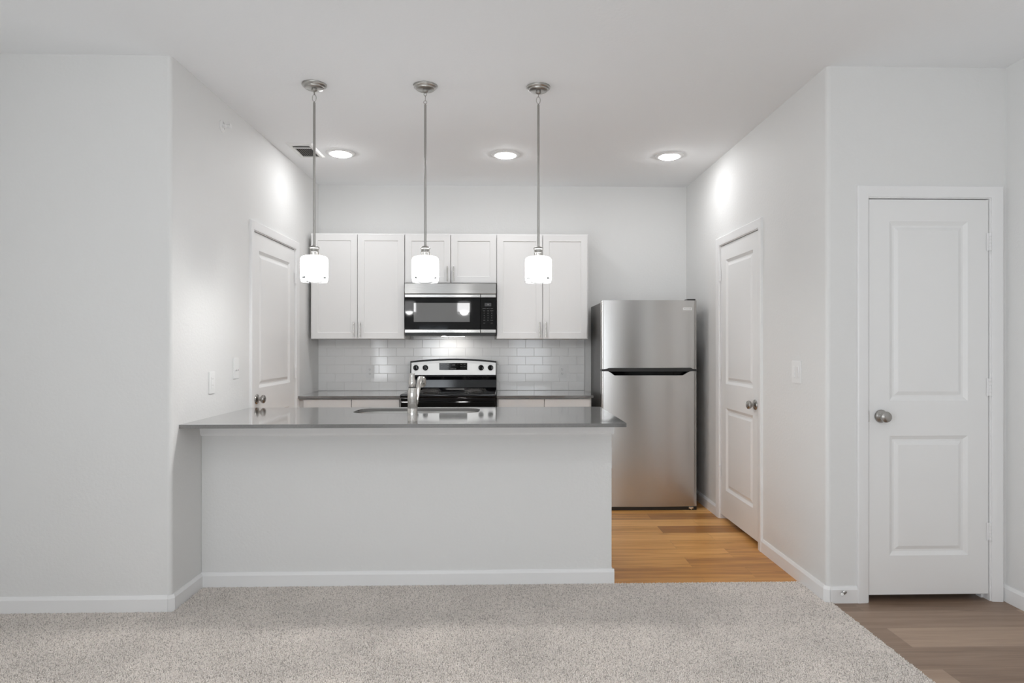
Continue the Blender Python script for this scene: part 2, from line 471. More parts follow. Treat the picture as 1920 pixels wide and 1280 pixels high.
b = B(); run(b, MF_L, YB - YL, [opening(D1)], u0=R); corner_post(b, XL - R, YL + R, -PI / 2, 0)
struct('wall_left', b, M_WALL, 'pale grey kitchen side wall holding the door beside the island counter', 'wall')
b = B(); run(b, MF_V, XL - XW - R, [])
struct('wall_living', b, M_WALL, 'pale grey living room wall facing the viewer left of the kitchen', 'wall')
b = B(); run(b, MF_R, YB - YE, [opening(D2)], u0=R); corner_post(b, XR + R, YE + R, PI, 1.5 * PI)
struct('wall_right', b, M_WALL, 'pale grey kitchen side wall beside the refrigerator', 'wall')
b = B(); run(b, MF_E, XF - XR + T, [opening(D3)], u0=R)
struct('wall_entry', b, M_WALL, 'pale grey wall around the closet door by the entry planks', 'wall')
b = B(); b.box(XF, XF + T, YR, YE, 0, H)
struct('wall_foyer', b, M_WALL, 'pale grey side wall at the right edge beyond the closet door', 'wall')
b = B(); b.box(XL - T, XR + T, YB, YB + T, 0, H)
struct('wall_back', b, M_WALL, 'pale grey kitchen back wall behind the white upper cabinets', 'wall')
b = B(); b.box(XW - T, XW, YR - T, -2.25, 0, H); b.box(XW - T, XW, -0.15, YL + T, 0, H); b.box(XW - T, XW, -2.25, -0.15, 0, 0.5); b.box(XW - T, XW, -2.25, -0.15, 2.2, H)
struct('wall_side', b, M_WALL, 'pale grey living room side wall', 'wall')
# rear wall with two windows
b = B()
wins = [(-1.80, -1.11, 0.62, 1.78), (0.18, 1.02, 0.62, 1.78)]
x = XW - T
for (xa, xb, za, zb) in wins:
    b.box(x, xa, YR - T, YR, 0, H); b.box(xa, xb, YR - T, YR, 0, za); b.box(xa, xb, YR - T, YR, zb, H); x = xb
b.box(x, XF + T, YR - T, YR, 0, H)
struct('wall_rear', b, M_WALL, 'pale grey rear wall with two windows', 'wall')
for i, (xa, xb, za, zb) in enumerate(wins):
    b = B(); w = 0.05
    b.box(xa, xa + w, YR - 0.10, YR - 0.04, za, zb); b.box(xb - w, xb, YR - 0.10, YR - 0.04, za, zb)
    b.box(xa + w, xb - w, YR - 0.10, YR - 0.04, za, za + w); b.box(xa + w, xb - w, YR - 0.10, YR - 0.04, zb - w, zb)
    b.box((xa + xb) / 2 - .02, (xa + xb) / 2 + .02, YR - 0.09, YR - 0.05, za + w, zb - w)
    o = struct('window_%d' % (i + 1), b, M_TRIM, ('taller window' if i == 0 else 'wider window') + ' in the rear wall with a white frame', 'window')
    g = B(); g.box(xa + w, xb - w, YR - 0.072, YR - 0.068, za + w, zb - w)
    obj('window_pane', g, M_CLEAR, o)

b = B(); w = 0.05  # side window added as fill for the right-hand walls
b.box(XW - 0.10, XW - 0.04, -2.25, -2.20, 0.5, 2.2); b.box(XW - 0.10, XW - 0.04, -0.20, -0.15, 0.5, 2.2); b.box(XW - 0.10, XW - 0.04, -2.20, -0.20, 0.5, 0.55); b.box(XW - 0.10, XW - 0.04, -2.20, -0.20, 2.15, 2.2)
b.box(XW - 0.09, XW - 0.05, -1.22, -1.18, 0.55, 2.15)
o = struct('window_3', b, M_TRIM, 'wide fill window added in the living room side wall with a white frame', 'window')
g = B(); g.box(XW - 0.072, XW - 0.068, -2.20, -0.20, 0.55, 2.15)
obj('window_pane', g, M_CLEAR, o)

b = B(); slab = (1.72, 2.50)  # unseen door added to put a dark band in the refrigerator's reflection
b.box(slab[0], slab[1], YR + 0.001, YR + 0.035, 0.012, 2.04)
for (xa, xb) in ((1.83, 2.07), (2.15, 2.39)):
    for (za, zb) in ((0.25, 0.85), (1.05, 1.85)):
        b.box(xa, xb, YR + 0.035, YR + 0.041, za, zb, 0.005, 1)
d4 = tag(obj('door_4', b, mat('dark_door_paint', (0.045, 0.043, 0.042), 0.4)), 'dark grey door added on the rear wall to darken the refrigerator reflection', 'door', kind='structure')
b = B(); b.lathe([(0, 0), (0.033, 0), (0.031, 0.008), (0.0115, 0.015), (0.0115, 0.025), (0.0275, 0.039), (0.026, 0.053), (0, 0.06)], (1.79, YR + 0.035, 0.95), (0, 1, 0), 24)
obj('door_knob', b, M_KNOB, d4)
b = B(); b.box(slab[0] - 0.06, slab[0] - 0.004, YR + 0.001, YR + 0.018, 0, 2.10); b.box(slab[1] + 0.004, slab[1] + 0.06, YR + 0.001, YR + 0.018, 0, 2.10); b.box(slab[0] - 0.004, slab[1] + 0.004, YR + 0.001, YR + 0.018, 2.044, 2.10)
struct('trim_5', b, M_TRIM, 'white casing around the added dark door', 'door casing')

b = B(); b.box(XW - T, XF + T, YR - T, YB + T, H, H + 0.1)
struct('ceiling', b, M_CEIL, 'flat white ceiling over kitchen and living room', 'ceiling')

# floors
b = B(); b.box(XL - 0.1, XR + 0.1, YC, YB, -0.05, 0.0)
struct('floor', b, M_WOODK, 'oak plank floor of the kitchen, warm lighting tone in its colour', 'floor')
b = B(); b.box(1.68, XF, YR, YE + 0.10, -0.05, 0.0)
struct('floor_entry', b, M_WOODE, 'oak plank floor before the closet door, greyer lighting tone in its colour', 'floor')
b = B()
poly = [(XW, YR), (1.68, YR), (1.68, YE - 0.012), (XR, YE + 0.012), (XR, YC), (XL, YC), (XL, YL), (XW, YL)]
b.prism(poly, -0.05, 0.003)
carpet = struct('floor_carpet', b, M_CARPET, 'speckled beige grey carpet of the living room', 'carpet')
# the pile: short leaning yarn tufts over the stretch of carpet before the viewer
import numpy as np
rs = np.random.RandomState(11); sp_ = 0.0048
gx = np.arange(XW + 0.003, 1.679, sp_); gy = np.arange(2.0, YC - 0.001, sp_)
px_, py_ = [a.ravel() for a in np.meshgrid(gx, gy)]
px_ = px_ + rs.uniform(-0.0019, 0.0019, px_.size); py_ = py_ + rs.uniform(-0.0019, 0.0019, py_.size)
ok = ~((px_ < XL + BBT + 0.002) & (py_ > YL - BBT - 0.002)) & ~((px_ > XR - BBT - 0.002) & (py_ > YE - 0.014)) & (py_ < np.where(px_ < HWX + BBT + 0.002, YC - 0.002, YC))
px_, py_ = px_[ok], py_[ok]; n_ = px_.size
hh = rs.uniform(0.0075, 0.0115, n_); rr_ = rs.uniform(0.0021, 0.0031, n_); a0 = rs.uniform(0, 2 * PI, n_)
lx, ly = rs.normal(0, 0.0016, n_), rs.normal(0, 0.0016, n_)
V = np.zeros((n_, 9, 3), np.float32)
for k in range(4):
    ca_, sa_ = np.cos(a0 + k * PI / 2), np.sin(a0 + k * PI / 2)
    V[:, k] = np.stack([px_ + 0.6 * rr_ * ca_, py_ + 0.6 * rr_ * sa_, np.full(n_, 0.002)], 1)
    V[:, 4 + k] = np.stack([px_ + rr_ * ca_ + 0.7 * lx, py_ + rr_ * sa_ + 0.7 * ly, hh * 0.72], 1)
V[:, 8] = np.stack([px_ + lx, py_ + ly, hh], 1)
quads = np.array([[k, (k + 1) % 4, 4 + (k + 1) % 4, 4 + k] for k in range(4)]); tris = np.array([[4 + k, 4 + (k + 1) % 4, 8] for k in range(4)])
V -= np.array(ORIG[carpet.name], np.float32)
base_ = (np.arange(n_) * 9)[:, None]
loops_ = np.concatenate([(base_ + quads.ravel()[None]), (base_ + tris.ravel()[None])], 1).ravel().astype(np.int32)
cnt_ = np.tile(np.array([4] * 4 + [3] * 4), n_)
me = bpy.data.meshes.new('carpet_pile')
me.vertices.add(n_ * 9); me.vertices.foreach_set('co', V.ravel())
me.loops.add(loops_.size); me.loops.foreach_set('vertex_index', loops_)
me.polygons.add(n_ * 8); me.polygons.foreach_set('loop_start', np.concatenate([[0], np.cumsum(cnt_)[:-1]]).astype(np.int32))
me.update(calc_edges=True)
at_ = me.attributes.new('yarn', 'FLOAT', 'POINT'); at_.data.foreach_set('value', np.repeat(rs.uniform(0, 1, n_), 9).astype(np.float32))
me.polygons.foreach_set('use_smooth', np.ones(n_ * 8, bool))
me.materials.append(M_PILE)
pile = bpy.data.objects.new('carpet_pile', me); C.objects.link(pile); pile.parent = carpet; pile['kind'] = 'stuff'; ORIG[pile.name] = ORIG[carpet.name]

# ------------------------------------------------------------------ baseboards
BBH = 0.084
PROF = [(0, 0), (BBT, 0), (BBT, BBH - 0.016), (BBT * 0.55, BBH - 0.004), (BBT * 0.35, BBH), (0, BBH)]
def base_run(b, M, ua, ub, z0=0.0):
    # profile (v,z) swept along u
    Mx = M @ Matrix(((0, 0, 1, 0), (1, 0, 0, 0), (0, 1, 0, z0), (0, 0, 0, 1)))
    b.prism(PROF, ua, ub, Mx)
CW = 0.057        # casing width
def casing_span(d): return d[0] - 0.010 - CW, d[0] + d[1] + 0.010 + CW
def base_corner(b, px, py, ang):
    M = Matrix.Translation((px, py, 0)) @ Matrix.Rotation(ang, 4, 'Z')
    base_run(b, M, -0.0085, 0.0085)
b = B(); base_run(b, MF_V, 0, XL - XW - 0.012); base_run(b, MF_L, 0.012, YC - YL)
s = R * (1 - math.cos(PI / 4))
Mc = Matrix(((math.cos(PI/4), math.cos(-PI/4), 0, XL - s), (math.sin(PI/4), math.sin(-PI/4), 0, YL + s), (0, 0, 1, 0), (0, 0, 0, 1)))
base_run(b, Mc, -0.016, 0.016)
struct('baseboard_left', b, M_TRIM, 'white baseboard around the left wall corner on the carpet', 'baseboard')
b = B(); ca, cb = casing_span(D2)
base_run(b, MF_R, 0.012, ca); 
Mc = Matrix(((math.cos(-PI/4), -math.cos(PI/4), 0, XR + s), (math.sin(-PI/4), -math.sin(PI/4), 0, YE + s), (0, 0, 1, 0), (0, 0, 0, 1)))
base_run(b, Mc, -0.016, 0.016)
struct('baseboard_right', b, M_TRIM, 'white baseboard between the kitchen side door and the wall corner', 'baseboard')
b = B(); base_run(b, MF_R, cb, YB - YE)
struct('baseboard_back', b, M_TRIM, 'short white baseboard running behind the refrigerator', 'baseboard')
b = B(); ca3, cb3 = casing_span(D3)
base_run(b, MF_E, 0.012, ca3)
struct('baseboard_entry', b, M_TRIM, 'short white baseboard with the door stop beside the closet door', 'baseboard')
b = B(); base_run(b, frame(XF, YE, 0, -1, -1, 0), 0, 6.0)
struct('baseboard_foyer', b, M_TRIM, 'white baseboard at the right edge beyond the closet door', 'baseboard')

# ------------------------------------------------------------------ doors
def slab_mesh(b, M, w, h, th, z0):
    st = 0.107
    rails = [(0.2, 0.815), (0.994, 1.916)]      # panel z ranges above slab bottom
    v = 0.0
    def q(u0, u1, za, zb): b.mesh([(u0, v, z0 + za), (u1, v, z0 + za), (u1, v, z0 + zb), (u0, v, z0 + zb)], [(0, 1, 2, 3)], M)
    q(0, st, 0, h); q(w - st, w, 0, h)
    zz = 0
    for (a, c) in rails:
        q(st, w - st, zz, a); zz = c
    q(st, w - st, zz, h)
    for (a, c) in rails:
        loops = []
        for ins, dep in ((0, 0), (0.006, -0.004), (0.020, -0.011), (0.030, -0.011), (0.036, -0.008), (0.048, -0.003)):
            loops.append([(st + ins, dep, z0 + a + ins), (w - st - ins, dep, z0 + a + ins), (w - st - ins, dep, z0 + c - ins), (st + ins, dep, z0 + c - ins)])
        for A, Bq in zip(loops, loops[1:]):
            for k in range(4):
                b.mesh([A[k], A[(k + 1) % 4], Bq[(k + 1) % 4], Bq[k]], [(0, 1, 2, 3)], M)
        b.mesh(loops[-1], [(0, 1, 2, 3)], M)
    vs = [(0, 0, z0), (w, 0, z0), (w, 0, z0 + h), (0, 0, z0 + h), (0, -th, z0), (w, -th, z0), (w, -th, z0 + h), (0, -th, z0 + h)]
    b.mesh(vs, [(0, 1, 5, 4), (1, 2, 6, 5), (2, 3, 7, 6), (3, 0, 4, 7), (4, 5, 6, 7)], M)
    bmesh.ops.remove_doubles(b.bm, verts=list(b.bm.verts), dist=1e-5)

def build_door(i, MF, d, knob_low, label, trim_label, knob_z=0.95):
    """knob_low: knob at the low-u side"""
    u0, w = d
    M = MF @ Matrix.Translation((u0, -0.004, 0))
    b = B(); slab_mesh(b, M, w, SLABH, 0.035, GAPB)
    c = MF @ Vector((u0 + w / 2, -0.02, GAPB))
    door = obj('door_%d' % i, b, M_DOOR, origin=c); tag(door, label, 'door', kind='structure')
    vax = (MF.to_3x3() @ Vector((0, 1, 0)))
    ku = u0 + (0.062 if knob_low else w - 0.062)
    base = MF @ Vector((ku, -0.004, knob_z))
    b = B(); b.lathe([(0, 0), (0.033, 0), (0.034, 0.003), (0.031, 0.008), (0.020, 0.011), (0.013, 0.015), (0.0115, 0.025),
                      (0.013, 0.030), (0.022, 0.033), (0.0275, 0.039), (0.0285, 0.046), (0.026, 0.053), (0.020, 0.057), (0.010, 0.0595), (0, 0.060)], base, vax, 32)
    obj('door_knob', b, M_KNOB, door, label='satin nickel round door knob')
    lu = u0 - 0.002 if knob_low else u0 + w + 0.002
    for zc in (0.357 + 0.0, 1.10, 1.848):
        hu = u0 + w + 0.0035 if knob_low else u0 - 0.0035
        b = B()
        for k in range(5):
            p = MF @ Vector((hu, 0.006, zc - 0.045 + k * 0.0182))
            b.lathe([(0.0062, 0), (0.0066, 0.001), (0.0066, 0.0165), (0.0062, 0.0175)], p, (0, 0, 1), 12)
        for sg in (-1, 1):
            p0 = MF @ Vector((hu + sg * 0.006, 0.0, zc))
            e1 = MF.to_3x3() @ Vector((0.009, 0, 0)); e2 = MF.to_3x3() @ Vector((0, 0.0012, 0)); e3 = Vector((0, 0, 0.045))
            vs = [p0 + a * e1 + c2 * e2 + c3 * e3 for c3 in (-1, 1) for c2 in (-1, 1) for a in (-1, 1)]
            b.mesh(vs, [(0, 1, 3, 2), (4, 5, 7, 6), (0, 1, 5, 4), (2, 3, 7, 6), (0, 2, 6, 4), (1, 3, 7, 5)])
        obj('hinge', b, M_TRIM, door)
    b = B(); p0 = MF @ Vector((lu, -0.012, knob_z))
    e = MF.to_3x3()
    vs = [p0 + e @ Vector((a * 0.0018, c2 * 0.012, c3 * 0.028)) for c3 in (-1, 1) for c2 in (-1, 1) for a in (-1, 1)]
    b.mesh(vs, [(0, 1, 3, 2), (4, 5, 7, 6), (0, 1, 5, 4), (2, 3, 7, 6), (0, 2, 6, 4), (1, 3, 7, 5)])
    obj('latch_plate', b, M_KNOB, door)
    # jamb and casing
    b = B()
    oa, ob, oz = opening(d)
    def bx(ua, ub, va, vb, za, zb):
        vs = [(ua, va, za), (ub, va, za), (ub, vb, za), (ua, vb, za), (ua, va, zb), (ub, va, zb), (ub, vb, zb), (ua, vb, zb)]
        b.mesh(vs, [(0, 1, 2, 3), (4, 5, 6, 7), (0, 1, 5, 4), (1, 2, 6, 5), (2, 3, 7, 6), (3, 0, 4, 7)], MF)
    bx(oa, oa + JAMB, -T, 0.001, 0, oz); bx(ob - JAMB, ob, -T, 0.001, 0, oz); bx(oa + JAMB, ob - JAMB, -T, 0.001, oz - JAMB, oz)
    # door stop strips inside the jamb
    bx(oa + JAMB, oa + JAMB + 0.012, -0.080, -0.045, 0, oz - JAMB); bx(ob - JAMB - 0.012, ob - JAMB, -0.080, -0.045, 0, oz - JAMB)
    bx(oa + JAMB, ob - JAMB, -0.080, -0.045, oz - JAMB - 0.012, oz - JAMB)
    # casing: stepped profile mitred at the top
    ia, ib, iz = u0 - 0.010, u0 + w + 0.010, GAPB + SLABH + 0.010
    prof = [(0.0, 0.0), (0.0, 0.009), (0.010, 0.012), (0.040, 0.015), (CW - 0.004, 0.016), (CW, 0.013), (CW, 0.0)]  # (offset outward, v)
    def path(off): return [(ia - off, 0), (ia - off, iz + off), (ib + off, iz + off), (ib + off, 0)]
    for (o1, v1), (o2, v2) in zip(prof, prof[1:]):
        P1, P2 = path(o1), path(o2)
        for k in range(3):
            b.mesh([(P1[k][0], v1, P1[k][1]), (P1[k + 1][0], v1, P1[k + 1][1]), (P2[k + 1][0], v2, P2[k + 1][1]), (P2[k][0], v2, P2[k][1])], [(0, 1, 2, 3)], MF)
    bmesh.ops.remove_doubles(b.bm, verts=list(b.bm.verts), dist=1e-5)
    struct('trim_%d' % i, b, M_TRIM, trim_label, 'door casing')
    return door
build_door(1, MF_L, D1, True, 'white two panel door in the left kitchen wall behind the island counter', 'white casing around the door in the left kitchen wall', 0.958)
build_door(2, MF_R, D2, True, 'narrow white two panel door next to the refrigerator', 'white casing around the door next to the refrigerator', 0.925)
build_door(3, MF_E, D3, True, 'white two panel closet door facing the viewer above the entry planks', 'white casing around the closet door facing the viewer', 0.952)

# spring door stop on the entry baseboard
ds = thing('door_stop', (1.745, YE - BBT, 0.058), 'small metal spring door stop on the baseboard beside the closet door', 'door stop')
b = B(); b.lathe([(0.0, 0), (0.010, 0), (0.010, 0.004), (0.006, 0.007), (0, 0.007)], (1.745, YE - BBT, 0.058), (0, -1, 0), 16)
obj('mounting_base', b, M_CHROME, ds)
b = B(); pts = []
for k in range(0, 15 * 12 + 1):
    t = k / (15 * 12); a = 2 * PI * k / 12
    cx_, cy_, cz_ = 1.745 - 0.042 * t, YE - BBT - 0.006 - 0.050 * t, 0.058 + 0.010 * t
    pts.append((cx_ + 0.0055 * math.cos(a), cy_, cz_ + 0.0055 * math.sin(a)))
b.tube(pts, 0.0013, 6)
obj('spring', b, M_KNOB, ds)
b = B(); b.lathe([(0, 0), (0.0065, 0), (0.0075, 0.004), (0.0075, 0.010), (0.005, 0.014), (0, 0.0145)], (1.704, YE - BBT - 0.055, 0.068), (-0.6, -0.75, 0.15), 16)
obj('bumper_tip', b, M_RUBBER, ds)

# ------------------------------------------------------------------ island half wall, apron trim, baseboard
HWT = 0.12; ZC = 0.914; CT = 0.0195
b = B(); b.box(XL, HWX, YC + 0.012, YC + 0.012 + HWT, 0, ZC - CT, 0.003, 1)
struct('wall_island', b, M_WALL, 'pale grey half wall under the island counter facing the carpet', 'wall')
b = B()
MI = frame(XL, YC + 0.012, 1, 0, 0, -1)
base_run(b, MI, 0, HWX - XL + BBT)
base_run(b, frame(HWX, YC + 0.012, 0, 1, 1, 0), 0, HWT)
struct('baseboard_island', b, M_TRIM, 'white baseboard along the foot of the island half wall', 'baseboard')
b = B()
ap = [(0, 0.826), (0.008, 0.826), (0.013, 0.836), (0.016, 0.850), (0.018, 0.880), (0.020, ZC - CT), (0, ZC - CT)]
b.prism(ap, 0, HWX - XL + 0.012, MI @ Matrix(((0, 0, 1, 0), (1, 0, 0, 0), (0, 1, 0, 0), (0, 0, 0, 1))))
struct('trim_4', b, M_TRIM, 'white apron trim board directly under the island countertop', 'trim')

# ------------------------------------------------------------------ island countertop with sink cut-out, sink, faucet
SX0, SX1, SY0, SY1, SR = -0.900, -0.140, 3.800, 4.105, 0.10
def rrect(x0, x1, y0, y1, r, n=8):
    P = []
    for (cx, cy, a0) in ((x1 - r, y0 + r, -PI / 2), (x1 - r, y1 - r, 0), (x0 + r, y1 - r, PI / 2), (x0 + r, y0 + r, PI)):
        for k in range(n + 1):
            a = a0 + PI / 2 * k / n
            P.append((cx + r * math.cos(a), cy + r * math.sin(a)))
    return P
IY0, IY1, IX1 = 3.278, 4.175, 0.640
def slab_with_hole(b, outer, hole, z0, z1):
    t = bmesh.new()
    edges = []
    for loop in (outer, hole):
        vs = [t.verts.new((x, y, z1)) for x, y in loop]
        for k in range(len(vs)): edges.append(t.edges.new((vs[k], vs[(k + 1) % len(vs)])))
    bmesh.ops.triangle_fill(t, use_beauty=True, use_dissolve=False, edges=edges)
    top = list(t.faces)
    ret = bmesh.ops.extrude_face_region(t, geom=top)
    for v in [g for g in ret['geom'] if isinstance(g, bmesh.types.BMVert)]: v.co.z = z0
    b.merge(t)
b = B()
slab_with_hole(b, [(XL, IY0), (IX1 - 0.004, IY0), (IX1, IY0 + 0.004), (IX1, IY1 - 0.004), (IX1 - 0.004, IY1), (XL, IY1)], rrect(SX0, SX1, SY0, SY1, SR), ZC - CT, ZC)
tag(obj('island_countertop', b, M_QUARTZ), 'polished grey quartz island countertop with a sink cut-out and faucet', 'countertop')

sk = thing('kitchen_sink', ((SX0 + SX1) / 2, (SY0 + SY1) / 2, 0.70), 'stainless steel undermount sink set into the island countertop', 'sink')
b = B()
def ring(x0, x1, y0, y1, r, z): return [(x, y, z) for x, y in rrect(x0, x1, y0, y1, r)]
zt = ZC - CT - 0.0005
loops = [ring(SX0 - .02, SX1 + .02, SY0 - .02, SY1 + .02, SR + .02, zt), ring(SX0 + .003, SX1 - .003, SY0 + .003, SY1 - .003, SR, zt),
         ring(SX0 + .006, SX1 - .006, SY0 + .006, SY1 - .006, SR, zt - .05), ring(SX0 + .012, SX1 - .012, SY0 + .012, SY1 - .012, SR - .01, 0.735),
         ring(SX0 + .03, SX1 - .03, SY0 + .03, SY1 - .03, SR - .02, 0.710), ring(SX0 + .06, SX1 - .06, SY0 + .06, SY1 - .06, .05, 0.705)]
for A, Bq in zip(loops, loops[1:]):
    n = len(A)
    for k in range(n): b.mesh([A[k], A[(k + 1) % n], Bq[(k + 1) % n], Bq[k]], [(0, 1, 2, 3)])
b.mesh(loops[-1], [tuple(range(len(loops[-1])))])
bmesh.ops.remove_doubles(b.bm, verts=list(b.bm.verts), dist=1e-5)
obj('basin', b, M_SINK, sk, smooth=35)
b = B(); b.lathe([(0.0, 0.0), (0.028, 0.0), (0.045, 0.004), (0.047, 0.002), (0.047, -0.003)], (-0.52, 3.95, 0.707), (0, 0, 1), 24)
obj('drain', b, M_CHROME, sk)

FX, FY = -0.522, 3.735
fc = thing('kitchen_faucet', (FX, FY, ZC), 'brushed nickel pull-out faucet standing beside the sink on the island', 'faucet')
b = B(); b.lathe([(0.0, 0.0), (0.0285, 0.0), (0.0285, 0.034), (0.0278, 0.035), (0.0278, 0.037), (0.0285, 0.038), (0.0285, 0.120), (0.027, 0.135), (0.0235, 0.148), (0.0205, 0.156), (0, 0.156)], (FX, FY, ZC), (0, 0, 1), 32)
obj('faucet_body', b, M_NICKEL, fc)
b = B(); b.lathe([(0.0, 0.156), (0.0228, 0.156), (0.0232, 0.158), (0.0228, 0.1605), (0, 0.1605)], (FX, FY, ZC), (0, 0, 1), 32)
obj('collar_ring', b, M_BLKPL, fc, label='dark collar ring')
b = B(); b.lathe([(0.0, 0.1605), (0.0185, 0.1605), (0.0195, 0.168), (0.021, 0.182), (0.0195, 0.196), (0.0160, 0.212), (0.0145, 0.225), (0.0150, 0.236), (0.0135, 0.2395), (0, 0.240)], (FX - 0.002, FY, ZC), (0, 0, 1), 32)
obj('lever_handle', b, M_NICKEL, fc)
b = B()
P0, P1 = Vector((FX + 0.020, FY + 0.012, ZC + 0.058)), Vector((FX + 0.026, FY + 0.150, ZC + 0.196))
pts = []; rads = []
for k in range(13):
    t = k / 12
    p = P0.lerp(P1, t); p.z += 0.020 * math.sin(PI * t)
    pts.append(p); rads.append(0.010 + 0.009 * t)
b.tube(pts, rads, 20)
obj('spout', b, M_NICKEL, fc)
b = B(); c0 = Vector((FX + 0.030, FY + 0.168, ZC + 0.184))
b.lathe([(0.0, 0.030), (0.012, 0.029), (0.022, 0.024), (0.0275, 0.012), (0.0285, -0.002), (0.0275, -0.020), (0.024, -0.030), (0.0, -0.030)], c0, (0.05, -0.45, 0.89), 28)
obj('spray_head', b, M_NICKEL, fc)

# ------------------------------------------------------------------ cabinets
def shaker(b, x0, x1, z0, z1, yf, th=0.019, fr=0.052, rec=0.006):
    """door front facing -Y with recessed centre panel"""
    xi0, xi1, zi0, zi1 = x0 + fr, x1 - fr, z0 + fr, z1 - fr
    e = 0.0015
    def loop(ix, iz, y): return [(x0 + ix, y, z0 + iz), (x1 - ix, y, z0 + iz), (x1 - ix, y, z1 - iz), (x0 + ix, y, z1 - iz)]
    L_ = [loop(0, 0, yf + th), loop(0, 0, yf + e), loop(e, e, yf), loop(fr, fr, yf), loop(fr + 0.003, fr + 0.003, yf + rec)]
    for A, Bq in zip(L_, L_[1:]):
        for k in range(4): b.mesh([A[k], A[(k + 1) % 4], Bq[(k + 1) % 4], Bq[k]], [(0, 1, 2, 3)])
    b.mesh(L_[-1], [(0, 1, 2, 3)]); b.mesh(L_[0], [(0, 1, 2, 3)])
    bmesh.ops.remove_doubles(b.bm, verts=list(b.bm.verts), dist=1e-5)
def bar_pull(b, x, z0, z1, yf):
    r = 0.0052
    b.tube([(x, yf - 0.028, z0), (x, yf - 0.028, z1)], r, 14)
    for z in (z0 + 0.016, z1 - 0.016):
        b.tube([(x, yf - 0.0005, z), (x, yf - 0.028, z)], 0.0042, 10)
UF = 5.385      # upper door face
UGROUP = 'white upper cabinets on the back wall'
def upper(x0, x1, z0, z1, label, pz):
    t = thing('upper_cabinet', ((x0 + x1) / 2, (UF + YB) / 2, z0), label, 'cabinet', UGROUP)
    b = B(); b.box(x0, x1, UF + 0.021, YB - 0.001, z0, z1, 0.001, 1)
    obj('carcass', b, M_CAB, t)
    xm = (x0 + x1) / 2; g = 0.0032
    for k, (a, c) in enumerate(((x0 + 0.011 if x0 < -1 else x0 + 0.003, xm - g), (xm + g, x1 - 0.011 if x1 > 0.5 else x1 - 0.003))):
        b = B(); shaker(b, a, c, z0 + 0.003, z1 - 0.012, UF)
        d = obj('cabinet_door', b, M_CAB, t)
        b = B(); bar_pull(b, xm + (-0.027 if k == 0 else 0.026), pz, pz + 0.127, UF)
        obj('bar_pull', b, M_NICKEL, d, label='slim brushed nickel bar pull')
    return t
UZ0, UZ1 = 1.369, 2.256
CX0, CX1, CX2, CX3 = -1.604, -0.8185, -0.0485, 0.727
upper(CX0, CX1 - 0.0005, UZ0, UZ1, 'tall white two door upper cabinet nearest the left kitchen wall', 1.384)
upper(CX1 + 0.0005, CX2 - 0.0005, 1.838, UZ1, 'short white two door upper cabinet above the microwave', 1.850)
upper(CX2 + 0.0005, CX3, UZ0, UZ1, 'tall white two door upper cabinet nearest the refrigerator', 1.384)

LF = 5.152
LGROUP = 'white base cabinets along the back wall'
def base_cab(x0, x1, label, yf=LF, yb=YB, fill=0.0):
    t = thing('base_cabinet', ((x0 + x1) / 2, (yf + yb) / 2, 0), label, 'cabinet', LGROUP)
    b = B(); b.box(x0 - fill, x1, yf + 0.021, yb - 0.002, 0.10, ZC - CT - 0.0005)
    obj('carcass', b, M_CAB, t)
    b = B(); b.box(x0, x1, yf + 0.09, yb - 0.002, 0.0, 0.10)
    obj('toe_kick', b, M_KICK, t)
    xm = (x0 + x1) / 2; e = 0.012; g = 0.003
    for k, (a, c) in enumerate(((x0 + e, xm - g), (xm + g, x1 - e))):
        b = B(); b.box(a, c, yf, yf + 0.019, 0.725, 0.884, 0.0015, 1)
        d = obj('drawer', b, M_CAB, t)
        b = B()
        b.tube([((a + c) / 2 - 0.064, yf - 0.028, 0.805), ((a + c) / 2 + 0.064, yf - 0.028, 0.805)], 0.0052, 12)
        for sx in (-0.048, 0.048): b.tube([((a + c) / 2 + sx, yf - 0.0005, 0.805), ((a + c) / 2 + sx, yf - 0.028, 0.805)], 0.0042, 10)
        obj('bar_pull', b, M_NICKEL, d)
        b = B(); shaker(b, a, c, 0.112, 0.718, yf)
        d = obj('cabinet_door', b, M_CAB, t)
        b = B(); bar_pull(b, xm + (-0.03 if k == 0 else 0.03), 0.56, 0.687, yf)
        obj('bar_pull', b, M_NICKEL, d)
    return t
base_cab(-1.600, -0.814, 'white base cabinet left of the electric range', fill=0.031)
base_cab(-0.044, 0.720, 'white base cabinet between the range and the refrigerator')
b = B(); b.box(XL, -0.812, 5.118, YB - 0.0005, ZC - CT, ZC, 0.0015, 1)
tag(obj('countertop', b, M_QUARTZ), 'grey quartz countertop left of the electric range', 'countertop', 'grey countertops along the back wall')
b = B(); b.box(-0.047, 0.731, 5.118, YB - 0.0005, ZC - CT, ZC, 0.0015, 1)
tag(obj('countertop', b, M_QUARTZ), 'grey quartz countertop between the range and the refrigerator', 'countertop', 'grey countertops along the back wall')

# island cabinet behind the half wall (doors face the range; built around the sink)
t = thing('island_cabinet', (-0.50, 3.90, 0), 'white cabinet run behind the half wall under the island countertop', 'cabinet')
y0, y1 = YC + 0.012 + HWT + 0.001, 4.13
b = B(); zt2 = ZC - CT - 0.0005
b.box(XL + 0.002, XL + 0.02, y0, y1, 0.10, zt2); b.box(HWX - 0.02, HWX - 0.002, y0, y1, 0.10, zt2)
b.box(XL + 0.02, HWX - 0.02, y0, y1, 0.10, 0.118); b.box(-1.0, -0.982, y0, y1, 0.118, zt2); b.box(-0.06, -0.042, y0, y1, 0.118, zt2)
obj('carcass', b, M_CAB, t)
b = B(); b.box(XL + 0.002, HWX - 0.002, y0, y1 - 0.07, 0.0, 0.10)
obj('toe_kick', b, M_KICK, t)
MB_ = Matrix.Translation((0, 2 * (y1 + 0.0005), 0)) @ Matrix.Scale(-1, 4, (0, 1, 0))
